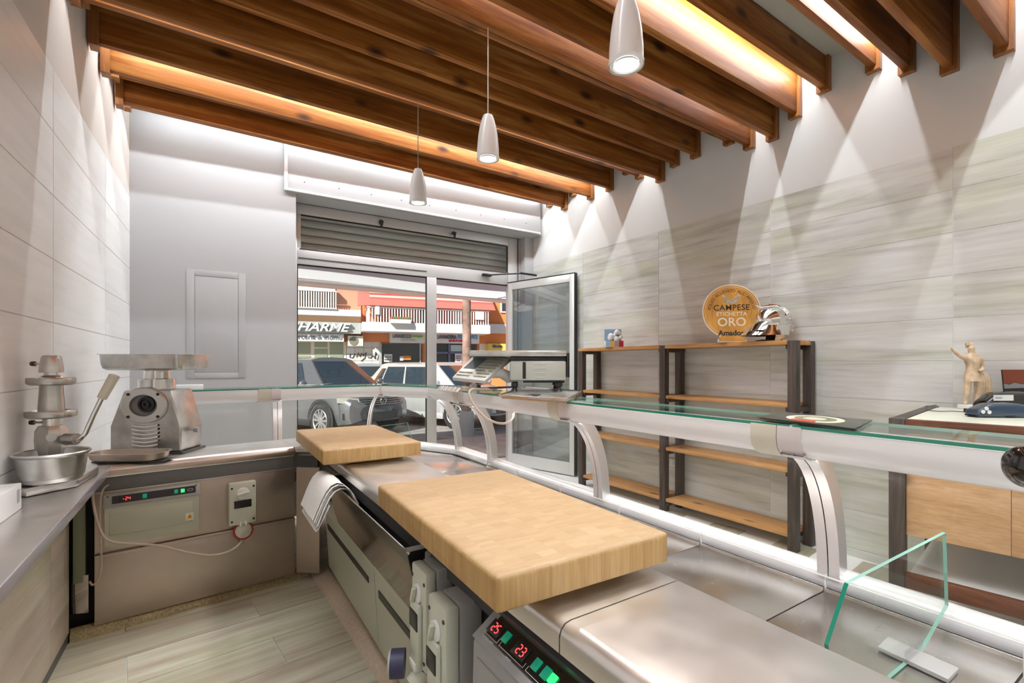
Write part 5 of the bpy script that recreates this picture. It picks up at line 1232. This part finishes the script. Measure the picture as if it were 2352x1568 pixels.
# balcony with awning on the right, and the left one
sl2 = fpart('balcony_slab', bl, C_wh, 832, 743, 1126, 763, 0, 1.28)
fpart('balcony_back', bl, C_red, 838, 690, 1118, 745, 0, .07)
for k in range(7): fpart('shutter_door', bl, [C_or, C_red, C_sal, C_dk, C_red, C_wh, C_or][k], 850+k*38, 700, 872+k*38, 745, .07, .1)
def railing(x0, y0a, y1a, x1, y0b, y1b, o, nb):
    """top-left/bottom-left to top-right/bottom-right in the plane o in front of the wall"""
    sA, zA = FP(x0, y0a, o); _, zB = FP(x0, y1a, o); sC, zC = FP(x1, y0b, o); zt_ = (zA+zC)/2; zb_ = (zB+FP(x1, y1b, o)[1])/2
    obj('handrail', MB().box(sA, sC, -o-.03, -o+.03, zt_-.05, zt_, 0, EM), C_wh, bl); obj('bottom_rail', MB().box(sA, sC, -o-.02, -o+.02, zb_, zb_+.04, 0, EM), C_wh, bl)
    mb = MB()
    for k in range(nb): s_ = sA+(sC-sA)*(k+.5)/nb; mb.box(s_-.022, s_+.022, -o-.01, -o+.01, zb_, zt_-.03, 0, EM)
    obj('balusters', mb, C_wh, bl, kind='stuff'); return sA, sC, zb_, zt_
r2 = railing(845, 703, 742, 1124, 714, 748, 1.25, 46)
mb = MB()
for k in range(6): mb.box(r2[0]-.01, r2[0]+.03, -1.25+k*.2, -1.22+k*.2, r2[2], r2[3], 0, EM)
mb.box(r2[0]-.03, r2[0]+.03, -1.27, -.02, r2[3]-.05, r2[3], 0, EM); obj('side_railing', mb, C_wh, bl, kind='stuff')
r1 = railing(600, 659, 704, 774, 668, 709, .55, 30)
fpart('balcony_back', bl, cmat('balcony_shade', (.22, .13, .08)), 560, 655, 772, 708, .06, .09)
fpart('blind', bl, C_wh, 600, 655, 770, 664, .2, .5)
pl_ = fpart('planter', bl, C_wh, 898, 733, 944, 742, 1.27, 1.5); rnd = random.Random(9)
for k in range(9): s_ = pl_[0]+(pl_[1]-pl_[0])*(k+.5)/9; obj('plant', MB().sphere(EM @ Vector((s_, -1.42, pl_[3]+.04)), .07, n=7), cmat('plant_green', (.10, .18, .05)) if k % 3 else C_red, bl)
fpart('laundry', bl, C_wh, 862, 702, 872, 722, 1.26, 1.32)
fpart('laundry', bl, C_wh, 1092, 716, 1112, 734, 1.26, 1.32)
cols_ = [(.45, .10, .10), (.62, .48, .38), (.42, .07, .08), (.62, .48, .38), (.48, .15, .12), (.50, .15, .12)]
sA, zA = FP(846, 664, .3); sC, _ = FP(1121, 680, .3); _, zL = FP(980, 706, 1.35)
aw = []
for k in range(12):
    t0_, t1_ = k/12, (k+1)/12
    def ap(s_, t_): return EM @ Vector((s_, -(.25+1.1*t_), zA+.35+(zL-zA-.35)*t_))
    mb = MB().sheet([[ap(sA, t0_), ap(sC, t0_)], [ap(sA, t1_), ap(sC, t1_)]], th=.02, smooth=False); obj('awning_stripe', mb, cmat('awning', cols_[min(5, k % 4) if k < 9 else 5]), bl)
obj('awning_side', MB().sheet([[EM @ Vector((sA-.4, -.1, zA+.3)), EM @ Vector((sA, -.25, zA+.35))], [EM @ Vector((sA-.45, -1.0, zL)), EM @ Vector((sA, -1.35, zL))]], th=.02, smooth=False), cmat('awning_red', (.42, .12, .10)), bl)
fpart('orange_post', bl, C_or, 846, 664, 856, 700, .1, .4)
# ground-floor shops
fpart('shop_wall', bl, C_cr, 560, 783, 795, 850, 0, .05)
for (a, b, c, d) in ((600, 786, 713, 812), (722, 786, 752, 797), (722, 801, 752, 830), (757, 786, 788, 830), (600, 816, 713, 840)): fpart('shop_window', bl, cmat('shop_glass', (.30, .33, .24), .15), a, b, c, d, .05, .08)
gx = []
for r in range(4):
    for c in range(4): fpart('wall_panel', bl, C_wh if (r+c) % 3 else C_cr, 796+c*19.5, 783+r*15+.5, 796+(c+1)*19.5-.6, 783+(r+1)*15-.3, .0, .06)
def fpts(l, o): return [EM @ Vector((FP(x, y, o)[0], -o, FP(x, y, o)[1])) for x, y in l]
obj('graffiti', MB().tube(fpts([(805, 812), (803, 820), (810, 822), (815, 812), (819, 820), (823, 810), (827, 819), (831, 811), (834, 816), (841, 809), (838, 822), (829, 829)], .075), .02, 5), C_dk, bl)
obj('graffiti', MB().tube(fpts([(845, 820), (851, 822), (857, 816), (861, 824), (863, 808), (866, 813), (860, 818), (867, 826), (870, 815)], .075), .02, 5), C_dk, bl)
for (a, b, c, d) in ((878, 790, 970, 835),): fpart('shop_front', bl, C_dk, a, b, c, d, .06, .10)
fpart('shop_frame', bl, C_gr, 871, 788, 877, 850, 0, .2); fpart('shop_frame', bl, C_gr, 964, 788, 967, 850, .1, .2)
fpart('display_item', bl, cmat('item_orange', (.7, .25, .05)), 926, 817, 944, 826, .1, .3); fpart('display_item', bl, C_wh, 919, 818, 926, 828, .1, .3)
fpart('shop_front', bl, C_dk, 1003, 790, 1095, 850, .05, .08)
for a in ((1003, 808, 1065, 812), (1030, 790, 1034, 850), (1062, 790, 1066, 850)): fpart('shop_frame', bl, cmat('frame_blue', (.16, .16, .26)), *a, .1, .16)
fpart('shop_pane', bl, cmat('pane_pale', (.45, .55, .58), .2), 1035, 792, 1062, 807, .09, .12)
fpart('wall_panel', bl, C_cr, 1101, 789, 1122, 830, 0, .06); fpart('wall_panel', bl, C_cr, 1123, 805, 1200, 830, 0, .06)
# things fixed to the facade
def fsign(name, lab, cat, rect, m, o0=.08, o1=.50, group=None):
    s0_, s1_ = FP(rect[0], 780, o1)[0], FP(rect[2], 780, o1)[0]; t = thing(name, lab, cat, EM @ Vector(((s0_+s1_)/2, -o1, FP((rect[0]+rect[2])/2, rect[3], o1)[1])), 0, group)
    mb = MB(); r = frect(mb, *rect, o0, o1); obj('board', mb, m, t); return t, r
def ftext(t, txt, x0, y0_, x1, y1_, o, m, ext=.01, off=0, shear=0, name='lettering', boost=1.0):
    sa, za = FP(x0, (y0_+y1_)/2, o); sb, _ = FP(x1, (y0_+y1_)/2, o); _, zt_ = FP((x0+x1)/2, y0_, o); _, zb_ = FP((x0+x1)/2, y1_, o)
    Mf = frame(EM @ Vector(((sa+sb)/2, -o, (zt_+zb_)/2)), ed, (0, 0, 1)); mb = text_mb(MB(), txt, 1, Matrix(), ext/((zt_-zb_)*1.35), off, shear)
    xs = [v.co.x for v in mb.bm.verts]; yy = [v.co.y for v in mb.bm.verts]; w_ = max(xs)-min(xs); h_ = max(yy)-min(yy); cx_ = (max(xs)+min(xs))/2; cy_ = (max(yy)+min(yy))/2
    Sx = (sb-sa)/w_; Sy = (zt_-zb_)/h_
    mb.bm.transform(Mf @ Matrix.Diagonal((Sx, Sy, (zt_-zb_)*1.35, 1)) @ Matrix.Translation((-cx_, -cy_, 0))); return obj(name, mb, m, t)
C_let = cmat('letter_grey', (.62, .63, .63), .4); C_ldk = cmat('letter_dark', (.10, .10, .13)); C_lgn = cmat('letter_green', (.22, .55, .05)); C_lbl = cmat('letter_blue', (.10, .35, .65)); C_lrd = cmat('letter_red', (.60, .02, .05))
t, r = fsign('shop_sign', 'grey sign band with big raised slanted letters across the street', 'sign', (600, 738, 829, 764), C_gr, .1, .62)
ftext(t, 'CHARME', 660, 741, 806, 761, .66, C_let, .12, .025, .35)
t, r = fsign('shop_sign', 'narrow pale haberdashery sign directly under the grey band with raised letters', 'sign', (600, 765, 790, 783), cmat('sign_white', (.60, .60, .60)), .05, .55)
ftext(t, 'merceria & intimo', 664, 768, 786, 779, .565, C_ldk, .003, .0)
t, r = fsign('shop_sign', 'white dry-cleaner sign with one green word, left of the window mullion', 'sign', (897, 763, 976, 787), C_wh)
ftext(t, 'LAVASECCO', 902, 767, 945, 776, .52, C_ldk, .01, .03); ftext(t, 'Ecologico', 947, 768, 972, 776, .52, C_lgn, .01, .03, .3); ftext(t, 'ANTISTATICO', 920, 779, 955, 783, .52, C_let, .01, .02)
t, r = fsign('shop_sign', 'white laundry sign with blue and red words behind the street pole', 'sign', (1000, 766, 1101, 788), C_wh)
ftext(t, 'LAVANDERIA', 1005, 769, 1049, 778, .52, C_ldk, .01, .03); ftext(t, 'SELF SERVICE', 1051, 769, 1097, 778, .52, C_lbl, .01, .03); ftext(t, 'SARTORIA', 1031, 780, 1072, 785, .52, C_lrd, .01, .05)
t, r = fsign('shop_sign', 'small yellow sign with dark lettering at the right of the doorway view', 'sign', (1122, 789, 1162, 805), cmat('sign_yellow', (.75, .55, .12)))
ftext(t, 'ROMA', 1137, 793, 1155, 798, .52, C_ldk, .01, .03); obj('emblem', MB().sphere(EM @ Vector((FP(1135, 795, .54)[0], -.54, FP(1135, 795, .54)[1])), .07, n=8), C_ldk, t)
t, r = fsign('shop_poster', 'white price poster in the dark laundry window left of the mullion', 'poster', (882, 813, 901, 831), C_wh, .1, .14)
ftext(t, 'LAVATE', 883, 818, 899, 821, .15, C_ldk, .005, .02); ftext(t, 'STIRATE', 883, 824, 899, 827, .15, C_ldk, .005, .02)
t, r = fsign('shop_poster', 'white price poster in the blue-framed window beside the street pole', 'poster', (1045, 812, 1061, 832), C_wh, .17, .2)
ftext(t, 'LAVATE', 1047, 816, 1059, 819, .21, C_ldk, .005, .02); ftext(t, 'STIRATE', 1047, 821, 1059, 824, .21, C_ldk, .005, .02); ftext(t, '10', 1050, 826, 1056, 830, .21, C_lrd, .005, .02)
t, r = fsign('air_conditioner', 'cream air conditioning unit on the wall above the graffiti', 'air conditioner', (799, 771, 834, 794), C_cr, .06, .45)
c_ = EM @ Vector((FP(813, 783, .46)[0], -.455, FP(813, 783, .46)[1])); obj('fan_grille', MB().lathe([(0, .01), (.17, .01), (.18, 0)], frame(c_, ed, (0, 0, 1)), 24, caps=False), cmat('fan_dark', (.20, .20, .16)), t)

# street pole
b_ = P(1072, 1000, z=0); pt = thing('street_pole', 'mottled brown and grey street pole rising behind the door opening', 'pole', (b_.x, b_.y, -.02))
m_ = mat('pole_bark', (.30, .20, .16), .8, var=.7, vscale=4)
obj('shaft', MB().lathe([(.10, -.02), (.098, 1.0), (.085, 2.5), (.075, 4.2)], Matrix.Translation((b_.x, b_.y, 0)), 16), m_, pt)
obj('base_sleeve', MB().lathe([(.15, -.02), (.15, .45), (.13, .5)], Matrix.Translation((b_.x, b_.y, 0)), 18), C_gr, pt)

# awning over the shop front, seen from below
M_fab = bpy.data.materials.new('awning_fabric'); M_fab.use_nodes = True; tt_ = M_fab.node_tree; bs = tt_.nodes['Principled BSDF']; bs.inputs['Base Color'].default_value = (.6, .6, .6, 1); bs.inputs['Roughness'].default_value = .8
tl = tt_.nodes.new('ShaderNodeBsdfTranslucent'); tl.inputs[0].default_value = (.85, .87, .9, 1); mx_ = tt_.nodes.new('ShaderNodeMixShader'); mx_.inputs[0].default_value = .7
tt_.links.new(bs.outputs[0], mx_.inputs[1]); tt_.links.new(tl.outputs[0], mx_.inputs[2]); tt_.links.new(mx_.outputs[0], tt_.nodes['Material Output'].inputs[0])
at = thing('shop_awning', 'light grey fabric awning stretched out above the shop window', 'awning', (2.4, 6.4, 2.6))
g = []
for i in range(9):
    f_ = i/8; y = 6.25+1.35*f_; g.append([(x, y, 2.93-.24*f_-.05*math.sin(f_*PI)+.03*math.sin(x*1.2)*f_) for x in [k*.5-.2 for k in range(12)]])
obj('canopy', MB().sheet(g), M_fab, at)
g = [[(x, 7.6, 2.69+.03*math.sin(x*1.2)) for x in [k*.5-.2 for k in range(12)]], [(x, 7.62, 2.60) for x in [k*.5-.2 for k in range(12)]]]
obj('valance', MB().sheet(g), M_fab, at)
obj('front_bar', MB().cyl((-.2, 7.6, 2.68), (5.3, 7.6, 2.68), .025, n=10), C_wh, at)
for x in (.4, 4.7): obj('folding_arm', MB().tube([(x, 6.2, 2.85), (x+.35, 6.9, 2.80), (x, 7.55, 2.68)], .025, 8), C_wh, at)

# ---- parked cars
def paint(n, c): return mat(n, c, .3, .35, coat=1)
M_tyre = mat('tyre', (.02, .02, .02), .8); M_rim = mat('alloy', (.62, .62, .63), .3, .8); M_cglass = mat('car_glass', (.03, .04, .05), .05, 0, coat=1); M_trimk = mat('car_trim', (.03, .03, .032), .5)
M_lens = mat('lamp_lens', (.75, .72, .68), .1, .5, coat=1); M_redl = mat('tail_lens', (.6, .02, .03), .25, coat=1)
def car(name, lab, loc, rz, body, H=1.6, hood=1.0, L_=4.2, suv=True, rear_only=False):
    t = thing(name, lab, 'car', loc, rz); o = lambda n, mb, m, p=t, **k: obj(n, mb, m, p, local=True, **k)
    hl = L_/2
    st_ = [(-hl, .62, .50, .80), (-hl+.06, .78, .36, .95), (-hl+.45, .87, .26, hood+.02), (-1.0, .89, .24, hood), (0, .90, .24, hood-.02), (.8, .90, .24, hood-.01), (1.05, .88, .24, hood), (1.45, .87, .24, hood-.05), (hl-.30, .83, .26, hood-.13), (hl-.08, .74, .30, hood-.24), (hl, .55, .36, hood-.38)]
    g = []
    for x, hw, zb, zt in st_:
        half = [(hw*.93, zb), (hw, zb+.12), (hw, zb+.12+(zt-zb-.2)*.5), (hw*.985, zt-.10), (hw*.90, zt-.02), (hw*.6, zt+.015), (0, zt+.025)]
        g.append([(x, y, z) for y, z in half]+[(x, -y, z) for y, z in half[::-1][1:]])
    mb = MB().sheet(g); mb.add(g[0], [tuple(range(13))]); mb.add(g[-1], [tuple(range(13))]); o('body', fix(mb), body)
    # cabin
    xb = [(-hl+.12, -1.35+.0), (1.18, .42)]   # base/roof x at rear and front
    def cab(u, v, side=None):   # u 0 rear..1 front, v 0 belt..1 roof
        x0 = xb[0][0]+(xb[1][0]-xb[0][0])*u; x1 = xb[0][1]-.2+(xb[1][1]-xb[0][1]+.2)*u
        return x0+(x1-x0)*v, (.80-.20*v-.02*v*v), hood-.03+(H-.06-hood+.03)*v
    g = []
    for i in range(13):
        u = i/12; row = []
        for v in (0, .25, .5, .75, .92, 1):
            x, y, z = cab(u, v); e_ = 1-.25*max(0, abs(u-.5)*2-.75)*4*.4; row.append((x, y*e_, z))
        x, y, z = cab(u, 1); row += [(x, y*.6, z+.045), (x, 0, z+.06)]
        g.append(row+[(a, -b, c) for a, b, c in row[::-1][1:]])
    mb = MB().sheet(g); k_ = len(g[0]); mb.add(g[0], [tuple(range(k_))]); mb.add(g[-1], [tuple(range(k_))]); o('cabin', fix(mb), body)
    def panel(name, us, vs, sgn, m, off=.006, n=6):
        g = []
        for i in range(n+1):
            row = []
            for j in range(4):
                v = vs[0]+(vs[1]-vs[0])*j/3; a = us[0]+(us[2]-us[0])*j/3; b = us[1]+(us[3]-us[1])*j/3; u = a+(b-a)*i/n; x, y, z = cab(u, v); e_ = 1-.25*max(0, abs(u-.5)*2-.75)*4*.4; row.append((x, sgn*(y*e_+off), z+.0))
            g.append(row)
        o(name, MB().sheet(g, th=.004*sgn), m)
    for sg in (-1, 1):
        panel('side_window', (.50, .84, .50, .86), (.10, .88), sg, M_cglass); panel('side_window', (.22, .475, .18, .475), (.10, .88), sg, M_cglass); panel('side_window', (.10, .20, .08, .16), (.15, .80), sg, M_cglass)
    def end(name, u, sg, v0, v1, m):
        g = []
        for j in range(5):
            v = v0+(v1-v0)*j/4; x, y, z = cab(u, v); e_ = .9*.80; g.append([(x+sg*.012+sg*.05*(1-(k/4-1)**2*1.0 if False else math.cos((k/8-.5)*PI)), (k/8-.5)*2*y*.86, z) for k in range(9)])
        o(name, MB().sheet(g, th=.004), m)
    end('windscreen', 1, 1, .04, .94, M_cglass); end('rear_window', 0, -1, .30, .90, M_cglass)
    o('wiper', MB().tube([(1.20, .35, hood+.02), (1.05, -.25, hood+.07)], .010, 6), M_trimk)
    for sg in (-1, 1):
        mb = MB().sphere((.86, sg*.99, hood+.06), .10, (.6, .9, .75), n=12); o('mirror', mb, body); 
    R_ = .335
    for x in (-1.30, 1.30):
        for sg in (-1, 1):
            W_ = Matrix.Translation((x, sg*.80, R_)) @ Matrix.Rotation(-sg*PI/2, 4, 'X')
            wt = o('wheel', MB().lathe([(.22, -.10), (R_-.02, -.10), (R_, -.08), (R_, .08), (R_-.02, .105), (.25, .11), (.235, .09), (.235, -.05), (0, -.05)], W_, 36, caps=False), M_tyre)
            mb = MB().lathe([(.236, .105), (.228, .112), (.215, .10), (.215, .085)], W_, 36, caps=False).lathe([(0, .10), (.045, .10), (.05, .09), (.05, .05)], W_, 16, caps=False)
            for k in range(10):
                a = k*PI/5; R2 = W_ @ Matrix.Rotation(a, 4, 'Z'); mb.add([R2 @ Vector(v) for v in ((.04, -.018, .095), (.222, -.030 if k % 2 else -.012, .100), (.222, .012 if k % 2 else .030, .100), (.04, .018, .095), (.04, -.018, .06), (.222, -.028, .07), (.222, .028, .07), (.04, .018, .06))], [(0, 1, 2, 3), (0, 4, 5, 1), (3, 2, 6, 7)])
            obj('rim', fix(mb), M_rim, wt, local=True)
            g = []
            for k in range(17):
                a = math.radians(-12+204*k/16); g.append([(x+r_*math.cos(a), sg*(.895 if r_ < .41 else .905), R_+r_*math.sin(a)) for r_ in (.365, .385, .425)])
            o('wheel_arch', MB().sheet(g, th=.012*sg), M_trimk if suv else body)
            o('wheel_well', MB().lathe([(.365, 0), (.365, .025), (0, .025)], Matrix.Translation((x, sg*.852, R_)) @ Matrix.Rotation(-sg*PI/2, 4, 'X'), 30, caps=False), M_trimk)
    o('sill', MB().box(-.95, .95, -.905, .905, .20, .33, .02), M_trimk if suv else body)
    fx_ = hl
    def fpt(y, z, push=.0):   # point on the rounded nose
        a = abs(y)/.85; return (fx_-.02-.30*a**2.6+push-.22*max(0, z-(hood-.42)), y, z)
    def nose(name, y0_, y1_, z0_, z1_, m, push=.02, n=8, th=.02, par=t, zt=None):
        g = []
        for k in range(n+1):
            y = y0_+(y1_-y0_)*k/n; zz0 = z0_+(zt[0]*(k/n) if zt else 0); zz1 = z1_+(zt[1]*(k/n) if zt else 0)
            g.append([fpt(y, zz0, push), fpt(y, (zz0+zz1)/2, push+.006), fpt(y, zz1, push)])
        return o(name, MB().sheet(g, th=th), m, par)
    zg = hood-.36
    nose('bumper', -.84, .84, .30, zg+.17, body, .03, 16); gr_ = nose('grille', -.52, .52, zg-.02, zg+.16, M_trimk, .06)
    for k in range(4): nose('grille_bar', -.52, .52, zg+.0+k*.043, zg+.012+k*.043, M_rim, .075, th=.006)
    nose('lower_intake', -.62, .62, .34, .50, M_trimk, .06)
    for sg in (-1, 1):
        nose('headlamp', sg*.52, sg*.86, zg+.01, zg+.14, M_lens, .055, 6, zt=(.06, .04)); nose('lamp_rim', sg*.53, sg*.84, zg+.005, zg+.02, M_rim, .07, 6, th=.005, zt=(.06, .06)); nose('fog_lamp', sg*.58, sg*.80, .38, .50, M_trimk, .055, 4)
    E_ = frame((fpt(0, zg+.08, .085)), (0, 1, 0), (0, 0, 1))
    if suv:
        mb = MB().tube([E_ @ Vector((.07*math.cos(a*PI/12), .07*math.sin(a*PI/12), 0)) for a in range(24)], .008, 6, True)
        for l in (((-.045, .05), (-.012, -.0), (0, .02), (.012, 0), (.045, .05)), ((-.062, .02), (-.03, -.055), (0, .0), (.03, -.055), (.062, .02))): mb.tube([E_ @ Vector((a, b, 0)) for a, b in l], .007, 5)
        o('badge', mb, M_steelB)
    for sg in (-1, 1): o('tail_lamp', MB().box(-hl-.01, -hl+.20, sg*.66-.13, sg*.66+.13, .80, 1.02, .03), M_redl)
    return t
ph = math.radians(-68); h_ = Vector((math.cos(ph), math.sin(ph), 0)); l_ = Vector((-h_.y, h_.x, 0))
W1 = P(745, 965, z=.32); c1 = W1-h_*1.30+l_*.80
car('parked_car', 'dark grey compact off-roader parked nose-on outside the left pane', (c1.x, c1.y, -.015), ph, paint('paint_graphite', (.16, .16, .17)), H=1.62)
W2_ = P(1050, 950, z=.32); c2 = W2_-h_*1.30+l_*.80
car('parked_car', 'silver hatchback parked beside the dark grey car, seen behind the mullion', (c2.x, c2.y, -.015), ph, paint('paint_silver', (.62, .62, .63)), H=1.52, hood=.96, suv=False)
c3 = P(842, 840, d=16.5)
car('parked_car', 'grey car with red tail lamp glimpsed between the two nearer cars', (c3.x+.6, c3.y+1.5, -.015), math.radians(70), paint('paint_grey', (.40, .40, .41)), H=1.5, hood=.95, suv=False)
